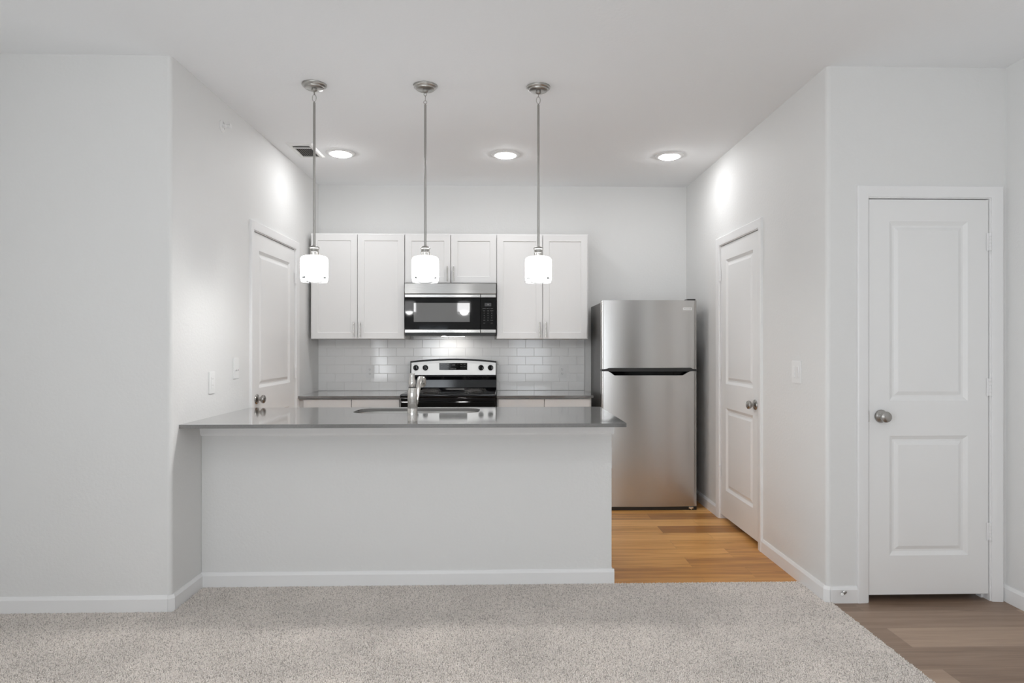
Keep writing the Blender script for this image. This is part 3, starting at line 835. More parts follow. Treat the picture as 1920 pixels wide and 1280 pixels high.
for (a, c) in ((-1.60, -1.0), (-0.985, -0.52), (-0.515, -0.06), (-0.045, 0.598)):
    bb = B(); shaker(bb, a, c, 0.112, 0.885, y1 - 0.019)
    for v in bb.bm.verts: v.co.y = 2 * y1 + 0.0005 - v.co.y
    obj('cabinet_door', bb, M_CAB, t)

# ------------------------------------------------------------------ backsplash
bs = thing('wall_backsplash', ((XL + 0.736) / 2, YB, ZC), 'glossy pale subway tile backsplash between counters and upper cabinets', 'backsplash', kind='structure')
b = B(); b.box(XL + 0.001, 0.7355, YB - 0.0065, YB - 0.0006, ZC + 0.0005, 1.3685)
b.box(CX1 + 0.02, CX2 - 0.02, YB - 0.0065, YB - 0.0006, 1.3685, 1.44)
obj('grout', b, M_GROUT, bs)
b = B()
ph, pw, gr = 0.0759, 0.1535, 0.0016
rnd = random.Random(3)
for r in range(7):
    z0 = ZC + 0.0008 + r * ph; z1 = z0 + ph - gr
    off = -1.557 if r % 2 == 0 else -1.481
    xlo, xhi = (XL + 0.001, 0.736) if r < 6 else (CX1 + 0.02, CX2 - 0.02)
    if r == 6: z1 = 1.44
    k = math.floor((xlo - off) / pw)
    while True:
        a = off + k * pw + gr / 2; c = a + pw - gr; k += 1
        if a > xhi: break
        a2, c2 = max(a, xlo), min(c, xhi)
        if c2 - a2 < 0.004: continue
        if r == 6 and False: continue
        tx, tz = rnd.gauss(0, 0.0022), rnd.gauss(0, 0.0022)      # each tile lies very slightly out of true
        yb_, yf_ = YB - 0.0066, YB - 0.0092
        cx_, cz_ = (a2 + c2) / 2, (z0 + z1) / 2
        bev = 0.0022
        def vy(x, z, y): return (x, y + tx * (x - cx_) + tz * (z - cz_), z)
        lo = [(a2, yb_, z0), (c2, yb_, z0), (c2, yb_, z1), (a2, yb_, z1)]
        m1 = [vy(a2, z0, yf_ + 0.0010), vy(c2, z0, yf_ + 0.0010), vy(c2, z1, yf_ + 0.0010), vy(a2, z1, yf_ + 0.0010)]
        m2 = [vy(a2 + bev * .4, z0 + bev * .4, yf_ + 0.0003), vy(c2 - bev * .4, z0 + bev * .4, yf_ + 0.0003), vy(c2 - bev * .4, z1 - bev * .4, yf_ + 0.0003), vy(a2 + bev * .4, z1 - bev * .4, yf_ + 0.0003)]
        m3 = [vy(a2 + bev, z0 + bev, yf_), vy(c2 - bev, z0 + bev, yf_), vy(c2 - bev, z1 - bev, yf_), vy(a2 + bev, z1 - bev, yf_)]
        vs = lo + m1 + m2 + m3
        fs = [(12, 13, 14, 15)]
        for q in range(3):
            for k4 in range(4):
                fs.append((q * 4 + k4, q * 4 + (k4 + 1) % 4, q * 4 + 4 + (k4 + 1) % 4, q * 4 + 4 + k4))
        b.mesh(vs, fs)
obj('glazed_tiles', b, M_TILE, bs, smooth=4)

# ------------------------------------------------------------------ wall plates
def plate(name, M, w, h, label, cat, kind, group=None):
    """M maps (u,v,z) with v out of the wall, origin at the plate centre"""
    t = thing(name, M @ Vector((0, 0, 0)), label, cat, group)
    def bx(b, ua, ub, va, vb, za, zb, bev=0.0):
        q = bmesh.new(); bmesh.ops.create_cube(q, size=1.0)
        for v in q.verts: v.co = Vector((ua + (v.co.x + .5) * (ub - ua), va + (v.co.y + .5) * (vb - va), za + (v.co.z + .5) * (zb - za)))
        if bev: bmesh.ops.bevel(q, geom=list(q.edges), offset=bev, segments=2, affect='EDGES')
        b.merge(q, M)
    vax = M.to_3x3() @ Vector((0, 1, 0))
    b = B(); bx(b, -w / 2, w / 2, 0, 0.006, -h / 2, h / 2, 0.0025)
    obj('cover_plate', b, M_PLASTIC, t)
    if kind == 'outlet':
        for s in (-1, 1):
            zc = s * 0.0195
            b = B(); q = [(0.017 * math.cos(a), zc + 0.0142 * max(-0.86, min(0.86, math.sin(a)))) for a in [2 * PI * k / 24 for k in range(24)]]
            b.prism(q, 0.0058, 0.0078, M @ Matrix(((1, 0, 0, 0), (0, 0, 1, 0), (0, 1, 0, 0), (0, 0, 0, 1))))
            rc = obj('receptacle', b, M_PLASTIC, t)
            b = B()
            bx(b, -0.0075, -0.0053, 0.0077, 0.0080, zc + 0.0005, zc + 0.0085); bx(b, 0.0053, 0.0075, 0.0077, 0.0080, zc + 0.0005, zc + 0.0075)
            b.lathe([(0, 0), (0.0027, 0), (0.0027, 0.0003), (0, 0.0003)], M @ Vector((0, 0.0077, zc - 0.006)), vax, 12)
            obj('slots', b, M_DARKHOLE, rc, label='dark outlet slots')
    elif kind == 'decora':
        b = B(); bx(b, -0.0165, 0.0165, 0.0058, 0.0085, -0.0335, 0.0335, 0.001)
        obj('outlet_face', b, M_PLASTIC, t)
        for s in (-1, 1):
            b = B(); zc = s * 0.018
            bx(b, -0.0075, -0.0055, 0.0084, 0.0087, zc, zc + 0.008); bx(b, 0.0055, 0.0075, 0.0084, 0.0087, zc, zc + 0.007)
            obj('slots', b, M_GLYPH, t)
    elif kind == 'jack':
        for s in (-1, 1):
            b = B(); b.lathe([(0, 0), (0.0065, 0), (0.0065, 0.003), (0.0045, 0.004), (0, 0.004)], M @ Vector((s * 0.015, 0.0058, -0.012)), vax, 16)
            obj('jack', b, M_PLASTIC, t)
            b = B(); b.lathe([(0, 0), (0.0042, 0), (0.0042, 0.0004), (0, 0.0004)], M @ Vector((s * 0.015, 0.0098, -0.012)), vax, 12)
            obj('jack_hole', b, M_DARKHOLE, t, label='dark jack hole')
    elif kind == 'switch2':
        for s in (-1, 1):
            b = B(); bx(b, s * 0.023 - 0.0165, s * 0.023 + 0.0165, 0.0058, 0.0080, -0.0335, 0.0335, 0.001)
            q = obj('rocker_frame', b, M_PLASTIC, t)
            b = B(); sl = 0.0025 * s
            vs = [(s * 0.023 - 0.0145, 0.0079, -0.031), (s * 0.023 + 0.0145, 0.0079, -0.031), (s * 0.023 + 0.0145, 0.0079, 0.031), (s * 0.023 - 0.0145, 0.0079, 0.031),
                  (s * 0.023 - 0.0145, 0.0105 + sl, -0.031), (s * 0.023 + 0.0145, 0.0105 + sl, -0.031), (s * 0.023 + 0.0145, 0.0105 - sl, 0.031), (s * 0.023 - 0.0145, 0.0105 - sl, 0.031)]
            b.mesh(vs, [(0, 1, 2, 3), (4, 5, 6, 7), (0, 1, 5, 4), (1, 2, 6, 5), (2, 3, 7, 6), (3, 0, 4, 7)], M)
            obj('rocker', b, M_PLASTIC, q)
    return t
def WM(x, y, z, ux, uy, vx, vy): return Matrix(((ux, vx, 0, x), (uy, vy, 0, y), (0, 0, 1, z), (0, 0, 0, 1)))
OG = 'duplex outlets in the backsplash'
plate('wall_outlet', WM(-1.1755, YB - 0.0095, 1.082, 1, 0, 0, -1), 0.072, 0.117, 'white duplex outlet in the backsplash left of the range', 'outlet', 'outlet', OG)
plate('wall_outlet', WM(0.5340, YB - 0.0095, 1.082, 1, 0, 0, -1), 0.072, 0.117, 'white duplex outlet in the backsplash near the refrigerator', 'outlet', 'outlet', OG)
plate('wall_outlet', WM(XL, 3.636, 1.106, 0, 1, 1, 0), 0.075, 0.126, 'white wall outlet on the left wall, lower and nearer the wall corner', 'outlet', 'decora')
plate('wall_jack', WM(XL, 3.962, 1.176, 0, 1, 1, 0), 0.075, 0.130, 'white wall plate with two dark jack holes beside the left kitchen door', 'wall plate', 'jack')
plate('light_switch', WM(XR, 3.562, 1.166, 0, 1, -1, 0), 0.114, 0.128, 'white double rocker light switch on the right kitchen wall', 'switch', 'switch2')
plate('wall_outlet', WM(HWX, YC + 0.075, 0.690, 0, 1, 1, 0), 0.072, 0.121, 'white outlet on the end of the island half wall', 'outlet', 'outlet')

# ------------------------------------------------------------------ sprinkler head on the left wall
sx, sy, sz = XL, 3.775, 2.592
sp = thing('fire_sprinkler', (sx, sy, sz), 'small white sidewall fire sprinkler high on the left kitchen wall', 'sprinkler')
b = B(); b.lathe([(0.0, 0.0), (0.036, 0.0), (0.037, 0.002), (0.033, 0.006), (0.022, 0.009), (0.020, 0.004), (0.0, 0.004)], (sx, sy, sz), (1, 0, 0), 28)
obj('escutcheon', b, M_PLASTIC, sp)
b = B(); b.lathe([(0.0, 0.003), (0.011, 0.003), (0.011, 0.022), (0.007, 0.026), (0, 0.026)], (sx, sy, sz), (1, 0, 0), 16)
for s in (-1, 1):
    b.tube([(sx + 0.022, sy, sz + s * 0.009), (sx + 0.036, sy, sz + s * 0.011), (sx + 0.050, sy, sz + s * 0.003)], 0.0022, 8)
obj('nozzle', b, M_PLASTIC, sp)
b = B(); b.box(sx + 0.050, sx + 0.0525, sy - 0.014, sy + 0.014, sz - 0.010, sz + 0.010, 0.001, 1); b.box(sx + 0.035, sx + 0.052, sy - 0.013, sy + 0.013, sz + 0.010, sz + 0.012)
obj('deflector', b, M_PLASTIC, sp)

# ------------------------------------------------------------------ microwave
MX0, MX1, MY = -0.8085, -0.0530, 5.322
mw = thing('microwave', ((MX0 + MX1) / 2, (MY + YB) / 2, 1.405), 'black and stainless over-the-range microwave between the upper cabinets', 'microwave')
b = B(); b.box(MX0 + 0.002, MX1 - 0.002, MY + 0.035, YB - 0.0105, 1.412, 1.8375)
obj('housing', b, M_BLKPL, mw)
b = B()   # stainless vent visor, leaning back at the top
v = [(MX0, MY + 0.034, 1.742), (MX0, MY + 0.002, 1.742), (MX0, MY - 0.002, 1.747), (MX0, MY + 0.001, 1.829), (MX0, MY + 0.006, 1.834), (MX0, MY + 0.034, 1.834)]
w_ = [(MX1, y, z) for _, y, z in v]; n = len(v)
b.mesh(v + w_, [tuple(range(n)), tuple(range(2 * n - 1, n - 1, -1))] + [(k, (k + 1) % n, n + (k + 1) % n, n + k) for k in range(n)])
obj('vent_visor', b, M_VISOR, mw, label='stainless vent visor')
DX = -0.1815
b = B(); b.box(MX0, DX - 0.001, MY, MY + 0.034, 1.449, 1.7125, 0.002, 1)
dr = obj('microwave_door', b, M_BLACK, mw, label='gloss black door')
b = B(); b.box(-0.734, -0.2705, MY - 0.0012, MY + 0.002, 1.510, 1.668, 0.0005, 1)
obj('window', b, M_MWGLASS, dr, label='grey mesh window')
b = B(); b.box(MX0, DX - 0.001, MY - 0.004, MY + 0.034, 1.7135, 1.7395, 0.004, 2)
obj('upper_trim', b, M_STEELB, dr, label='stainless strip')
b = B(); b.box(MX0, DX - 0.001, MY - 0.004, MY + 0.034, 1.420, 1.448, 0.004, 2)
obj('lower_trim', b, M_STEELB, dr, label='stainless strip')
b = B(); b.box(DX + 0.001, MX1, MY, MY + 0.034, 1.449, 1.7125, 0.002, 1)
cp = obj('control_panel', b, M_BLACK, mw, label='gloss black keypad panel')
b = B(); b.box(DX + 0.001, MX1, MY - 0.004, MY + 0.034, 1.7135, 1.7395, 0.004, 2)
obj('upper_trim', b, M_STEELB, cp, label='stainless strip')
b = B(); b.box(DX + 0.001, MX1, MY - 0.004, MY + 0.034, 1.420, 1.448, 0.004, 2)
obj('lower_trim', b, M_STEELB, cp, label='stainless strip')
b = B(); b.box(-0.147, -0.092, MY - 0.0008, MY + 0.001, 1.641, 1.668)
dsp = obj('display', b, M_DISPLAY, cp, label='dark grey clock display')
text('clock_digits', '1', 0.014, (-0.119, MY - 0.0010, 1.6545), (PI / 2, 0, 0), M_BADGE, cp, 0.0001)
keys = []
for r, row in enumerate((('POPCORN', 'POTATO', 'REHEAT'), ('PIZZA', 'COOK', 'DEFROST'), ('1', '2', '3'), ('4', '5', '6'), ('7', '8', '9'), ('TIMER', '0', 'POWER'), ('STOP', '', 'START'))):
    for c, lab in enumerate(row):
        if lab: keys.append((lab, 0.0105 if len(lab) == 1 else 0.0058, (-0.151 + c * 0.0315, MY - 0.0004, 1.622 - r * 0.0195 - (0.004 if r == 6 else 0))))
join_text('keypad_legend', keys, M_GLYPH, cp)
b = B(); b.box(MX0 + 0.004, MX1 - 0.004, MY + 0.012, YB - 0.011, 1.398, 1.4115, 0.004, 2)
obj('base_plate', b, M_BLKPL, mw)
b = B(); b.box(MX0 + 0.05, MX0 + 0.30, MY + 0.06, MY + 0.20, 1.393, 1.3985, 0.002, 1); b.box(MX0 + 0.33, MX0 + 0.62, MY + 0.06, MY + 0.20, 1.393, 1.3985, 0.002, 1)
obj('grease_filter', b, M_PANELST, mw, label='metal grease filters')

b = B(); b.box(-0.53, -0.33, 5.55, 5.61, 1.3925, 1.3985, 0.001, 1)
obj('cooktop_lamp', b, emit_mat('cooktop_lamp_glow', (1.0, 0.97, 0.93), 14.0), mw, label='lit cooktop lamp lens')

# ------------------------------------------------------------------ electric range
RX0, RX1, RYF, RYB = -0.8065, -0.0525, 5.075, YB - 0.012
rg = thing('electric_range', ((RX0 + RX1) / 2, (RYF + RYB) / 2, 0), 'black and stainless electric coil range between the base cabinets', 'range')
b = B(); b.box(RX0 + 0.003, RX1 - 0.003, RYF + 0.045, RYB, 0.03, 0.905)
obj('range_body', b, M_ENAMEL, rg)
b = B(); b.box(RX0, RX1, RYF - 0.010, RYB - 0.055, 0.9055, 0.930, 0.008, 3)
ct = obj('cooktop', b, M_ENAMEL, rg, label='gloss black enamel cooktop')
b = B(); b.box(RX0 + 0.004, RX1 - 0.004, RYF, RYF + 0.044, 0.28, 0.872, 0.006, 2)
od = obj('oven_door', b, M_BLACK, rg, label='gloss black oven door')
b = B(); b.tube([(RX0 + 0.06, RYF - 0.042, 0.815), (RX1 - 0.06, RYF - 0.042, 0.815)], 0.012, 14)
for xx in (RX0 + 0.09, RX1 - 0.09): b.tube([(xx, RYF - 0.001, 0.815), (xx, RYF - 0.042, 0.815)], 0.009, 10)
obj('oven_handle', b, M_BLKPL, od)
b = B(); b.box(RX0 + 0.13, RX1 - 0.13, RYF - 0.001, RYF + 0.003, 0.42, 0.70, 0.0005, 1)
obj('oven_window', b, M_MWGLASS, od)
b = B(); b.box(RX0 + 0.004, RX1 - 0.004, RYF + 0.006, RYF + 0.044, 0.876, 0.903, 0.004, 2)
obj('front_rail', b, M_ENAMEL, rg)
b = B(); b.box(RX0 + 0.004, RX1 - 0.004, RYF + 0.004, RYF + 0.044, 0.06, 0.272, 0.006, 2)
obj('storage_drawer', b, M_ENAMEL, rg)
for xx in (RX0 + 0.05, RX1 - 0.05):
    for yy in (RYF + 0.09, RYB - 0.05):
        b = B(); b.lathe([(0, 0), (0.018, 0), (0.018, 0.006), (0.008, 0.008), (0.008, 0.0315), (0, 0.0315)], (xx, yy, 0), (0, 0, 1), 12)
        obj('foot', b, M_BLKPL, rg)
# burners: chrome drip pan ring with a coil
for (bx_, by_, br_) in ((-0.615, 5.245, 0.100), (-0.240, 5.245, 0.078), (-0.615, 5.480, 0.078), (-0.240, 5.480, 0.100)):
    b = B()
    b.lathe([(br_ + 0.012, 0.0), (br_ + 0.014, 0.003), (br_ + 0.006, 0.0045), (br_ - 0.008, 0.001), (br_ * 0.5, -0.0), (0.012, 0.0)], (bx_, by_, 0.9302), (0, 0, 1), 40, cap=False)
    dp = obj('drip_pan', b, M_CHROME, ct, label='chrome drip pan')
    b = B(); pts = []
    turns = 4.2; n = int(turns * 28)
    for k in range(n + 1):
        a = 2 * PI * turns * k / n; r = 0.018 + (br_ - 0.022) * k / n
        pts.append((bx_ + r * math.cos(a), by_ + r * math.sin(a), 0.9425))
    b.tube(pts, 0.0042, 8)
    for a in (0.3, 0.3 + 2 * PI / 3, 0.3 + 4 * PI / 3):
        b.tube([(bx_ + 0.012 * math.cos(a), by_ + 0.012 * math.sin(a), 0.9365), (bx_ + (br_ + 0.004) * math.cos(a), by_ + (br_ + 0.004) * math.sin(a), 0.9355)], 0.0018, 6)
    obj('coil_burner', b, M_COIL, ct, label='dark spiral coil burner')
# backguard
def arch(x): return 0.022 * (1 - ((x - (RX0 + RX1) / 2) / ((RX1 - RX0) / 2)) ** 2)
def arched_panel(b, x0, x1, zb, zt, y0, y1, lean=0.0, n=24):
    """vertical panel whose top edge is arched; y0 front, y1 back"""
    xs = [x0 + (x1 - x0) * k / n for k in range(n + 1)]
    for (xa, xb) in zip(xs, xs[1:]):
        va = [(xa, y0, zb), (xb, y0, zb), (xb, y0 + lean, zt + arch(xb)), (xa, y0 + lean, zt + arch(xa)),
              (xa, y1, zb), (xb, y1, zb), (xb, y1, zt + arch(xb)), (xa, y1, zt + arch(xa))]
        fs = [(0, 1, 2, 3), (4, 5, 6, 7), (0, 1, 5, 4), (2, 3, 7, 6)]
        if xa == xs[0]: fs.append((0, 3, 7, 4))
        if xb == xs[-1]: fs.append((1, 2, 6, 5))
        b.mesh(va, fs)
    bmesh.ops.remove_doubles(b.bm, verts=list(b.bm.verts), dist=1e-6)
BGY = 5.625
b = B(); arched_panel(b, RX0, RX1, 1.045, 1.178, BGY, RYB + 0.001, 0.012)
b.mesh([(RX0, BGY, 1.046), (RX1, BGY, 1.046), (RX1, BGY + 0.010, 1.014), (RX0, BGY + 0.010, 1.014), (RX0, BGY + 0.0065, 0.948), (RX1, BGY + 0.0065, 0.948), (RX0, BGY - 0.018, 0.925), (RX1, BGY - 0.018, 0.925), (RX0, RYB, 0.925), (RX1, RYB, 0.925), (RX0, RYB, 1.046), (RX1, RYB, 1.046)],
       [(0, 1, 2, 3), (3, 2, 5, 4), (4, 5, 7, 6), (6, 7, 9, 8), (8, 9, 11, 10), (0, 3, 4, 6, 8, 10), (1, 2, 5, 7, 9, 11)])
bg = obj('backguard', b, M_ENAMEL, rg, label='gloss black backguard')
b = B(); arched_panel(b, RX0 + 0.010, RX1 - 0.006, 1.058, 1.163, BGY - 0.004, BGY + 0.004, 0.010)
fp = obj('control_panel', b, M_PANELST, bg, label='stainless control panel')
b = B(); b.box(-0.5525, -0.3085, BGY - 0.0030, BGY + 0.002, 1.101, 1.162, 0.0005, 1)
obj('clock_display', b, M_BLACK, bg, label='black clock display')
legend = []
text('clock_digits', '5:55', 0.016, (-0.428, BGY - 0.0034, 1.144), (PI / 2, 0, 0), M_GLYPH, bg, 0.0001)
text('brand_lettering', 'AMANA', 0.0145, (-0.430, BGY - 0.0034, 1.110), (PI / 2, 0, 0), M_GLYPH, bg, 0.0001)
for (xx, zz, s_) in ((-0.532, 1.151, 'BAKE'), (-0.504, 1.151, '+'), (-0.476, 1.151, 'BROIL'), (-0.532, 1.130, 'KEEP'), (-0.504, 1.130, '-'), (-0.476, 1.130, 'CLEAN'), (-0.390, 1.151, '+'), (-0.390, 1.130, '-'),
                     (-0.360, 1.151, 'START'), (-0.332, 1.151, 'TIMER'), (-0.360, 1.130, 'CANCEL'), (-0.332, 1.130, 'CLOCK')):
    legend.append((s_, 0.009 if len(s_) == 1 else 0.0062, (xx, BGY - 0.0034, zz)))
join_text('key_legend', [q for q in legend if q[2][0] < -0.43], M_GLYPH, bg)
join_text('key_legend', [q for q in legend if q[2][0] > -0.43], M_GLYPH, bg)
for xx in (-0.757, -0.674, -0.187, -0.104):
    b = B(); b.lathe([(0.0, 0), (0.0245, 0), (0.0245, 0.004), (0.0225, 0.008), (0.021, 0.022), (0.019, 0.025), (0, 0.026)], (xx, BGY - 0.003, 1.121), (0, -1, 0), 32)
    b.box(xx - 0.0045, xx + 0.0045, BGY - 0.034, BGY - 0.026, 1.103, 1.139, 0.002, 1)
    k = obj('burner_knob', b, M_BLACK, rg, label='black burner knob')
    b = B(); b.box(xx + 0.0105, xx + 0.0145, BGY - 0.0300, BGY - 0.0285, 1.116, 1.120)
    obj('pointer_mark', b, M_BADGE, k, label='white pointer mark')

# ------------------------------------------------------------------ refrigerator
FX0, FX1, FYF, FYD, FYB = 0.789, 1.557, 5.070, 5.135, 5.700
fr = thing('refrigerator', ((FX0 + FX1) / 2, (FYF + FYB) / 2, 0), 'stainless top freezer refrigerator with dark grey sides by the right wall', 'refrigerator')
b = B(); b.box(FX0 + 0.002, FX1 - 0.002, FYD + 0.006, FYB, 0.022, 1.660, 0.006, 2)
obj('refrigerator_body', b, M_FRSIDE, fr, label='dark grey textured body')
def bowed(b, x0, x1, ztop, zbot, bow=0.016, nx=28):
    """door front bowed gently outwards; ztop/zbot are functions of x"""
    cx = (x0 + x1) / 2; hw = (x1 - x0) / 2
    xs = [x0 + (x1 - x0) * k / nx for k in range(nx + 1)]
    rr = 0.010
    def yf(x):
        t = (x - cx) / hw
        y = FYF + bow * t * t
        d = hw - abs(x - cx)
        if d < rr: y += rr - math.sqrt(max(0, rr * rr - (rr - d) ** 2))
        return y
    ex = [x0, x0 + 0.001, x0 + 0.003, x0 + 0.006, x0 + 0.010]
    xs = ex + [x for x in xs if x0 + 0.011 < x < x1 - 0.011] + [x1 - (q - x0) for q in reversed(ex)]
    for (xa, xb) in zip(xs, xs[1:]):
        va = [(xa, yf(xa), zbot(xa)), (xb, yf(xb), zbot(xb)), (xb, yf(xb), ztop(xb)), (xa, yf(xa), ztop(xa)),
              (xa, FYD, zbot(xa)), (xb, FYD, zbot(xb)), (xb, FYD, ztop(xb)), (xa, FYD, ztop(xa))]
        fs = [(0, 1, 2, 3), (4, 5, 6, 7), (0, 1, 5, 4), (2, 3, 7, 6)]
        if xa == xs[0]: fs.append((0, 3, 7, 4))
        if xb == xs[-1]: fs.append((1, 2, 6, 5))
        b.mesh(va, fs)
    bmesh.ops.remove_doubles(b.bm, verts=list(b.bm.verts), dist=1e-6)
def lin(pts):
    def f(x):
        if x <= pts[0][0]: return pts[0][1]
        for (a, za), (c, zc) in zip(pts, pts[1:]):
            if x <= c: return za + (zc - za) * (x - a) / (c - a)
        return pts[-1][1]
    return f
ZG0, ZG1 = 1.1095, 1.126
hx0, hx1, hx2, hx3 = 0.826, 0.850, 1.508, 1.524
b = B(); bowed(b, FX0, FX1, lambda x: 1.676, lin([(hx0, ZG1), (hx1, 1.137), (hx2, 1.137), (hx3, ZG1)]))
fd = obj('freezer_door', b, M_STEEL, fr, smooth=35, label='brushed stainless freezer door')
gx0, gx1, gx2, gx3 = 0.850, 0.892, 1.440, 1.497
b = B(); bowed(b, FX0, FX1, lin([(gx0, ZG0), (gx1, 1.077), (gx2, 1.077), (gx3, ZG0)]), lambda x: 0.030)
rd = obj('refrigerator_door', b, M_STEEL, fr, smooth=35, label='brushed stainless lower door')
# black grip: strip under the freezer door and the pocket at the top of the lower door
b = B()
P = [(hx0, ZG1), (hx1, 1.1365), (hx2, 1.1365), (hx3, ZG1), (FX1 - 0.002, ZG1 - 0.001), (FX1 - 0.002, ZG0 + 0.001), (FX0 + 0.002, ZG0 + 0.001), (FX0 + 0.002, ZG1 - 0.001)]
b.prism(P, FYF + 0.003, FYD + 0.004, Matrix(((1, 0, 0, 0), (0, 0, 1, 0), (0, 1, 0, 0), (0, 0, 0, 1))))
b2 = B()
b2.prism([(hx0 + 0.02, 1.108), (hx3 - 0.02, 1.108), (hx2, 1.1365), (hx1, 1.1365)], FYF - 0.007, FYF + 0.012, Matrix(((1, 0, 0, 0), (0, 0, 1, 0), (0, 1, 0, 0), (0, 0, 0, 1))))
bmesh.ops.bevel(b2.bm, geom=[e for e in b2.bm.edges], offset=0.003, segments=2, affect='EDGES')
b.merge(b2.bm)
obj('freezer_grip', b, M_BLKPL, fd, label='black freezer door grip')
b = B()
inner = [(gx0, ZG0), (gx1, 1.0765), (gx2, 1.0765), (gx3, ZG0)]
MZ = Matrix(((1, 0, 0, 0), (0, 0, 1, 0), (0, 1, 0, 0), (0, 0, 0, 1)))
b.prism(inner, FYD - 0.012, FYD + 0.001, MZ)                       # pocket back
def strip(b, p, q, wdt, y0, y1):
    d = Vector((q[0] - p[0], q[1] - p[1])); nrm = Vector((-d.y, d.x)).normalized() * wdt
    b.prism([p, q, (q[0] + nrm.x, q[1] + nrm.y), (p[0] + nrm.x, p[1] + nrm.y)], y0, y1, MZ)
strip(b, inner[0], inner[1], 0.004, FYF + 0.004, FYD - 0.012); strip(b, inner[1], inner[2], 0.004, FYF - 0.002, FYD - 0.012); strip(b, inner[2], inner[3], 0.004, FYF + 0.004, FYD - 0.012)
obj('door_grip_pocket', b, M_BLACK, rd, label='black recessed hand grip')
b = B(); b.box(1.442, 1.516, FYF + 0.0025, FYF + 0.0125, 1.596, 1.6175, 0.001, 1)
bd = obj('brand_badge', b, M_BADGE, fd, label='small silver name badge')
cu = text('badge_lettering', 'FRIGIDAIRE', 0.0125, (1.479, FYF + 0.0022, 1.6075), (PI / 2, 0, 0), M_BADGETXT, fd, 0.0001)
b = B(); b.box(FX1 - 0.075, FX1 - 0.008, FYF + 0.022, FYD + 0.045, 1.6765, 1.688, 0.004, 2); b.box(FX1 - 0.06, FX1 - 0.012, FYD + 0.008, FYD + 0.045, 1.6595, 1.6775, 0.002, 1)
obj('hinge_cover', b, M_BLKPL, fr, label='black hinge cover')
b = B(); b.box(FX0 + 0.003, FX1 - 0.003, FYF + 0.010, FYD + 0.01, 0.001, 0.0285, 0.002, 1)
obj('base_grille', b, M_BLKPL, fr, label='black base grille')
b = B(); b.box(FX1 - 0.068, FX1 - 0.030, FYF + 0.004, FYF + 0.012, 0.012, 0.026, 0.002, 1); b.lathe([(0, 0), (0.006, 0), (0.006, 0.004), (0, 0.004)], (FX1 - 0.049, FYF + 0.004, 0.012), (0, -1, 0), 12)
obj('hinge_bracket', b, M_CHROME, fr, label='small metal hinge bracket')
for xx in (FX0 + 0.05, FX1 - 0.05):
    for yy in (FYF + 0.05, FYB - 0.06):
        b = B(); b.lathe([(0, 0), (0.02, 0), (0.02, 0.010), (0.01, 0.012), (0.01, 0.0225), (0, 0.0225)], (xx, yy, 0), (0, 0, 1), 14)
        obj('foot', b, M_BLKPL, fr)

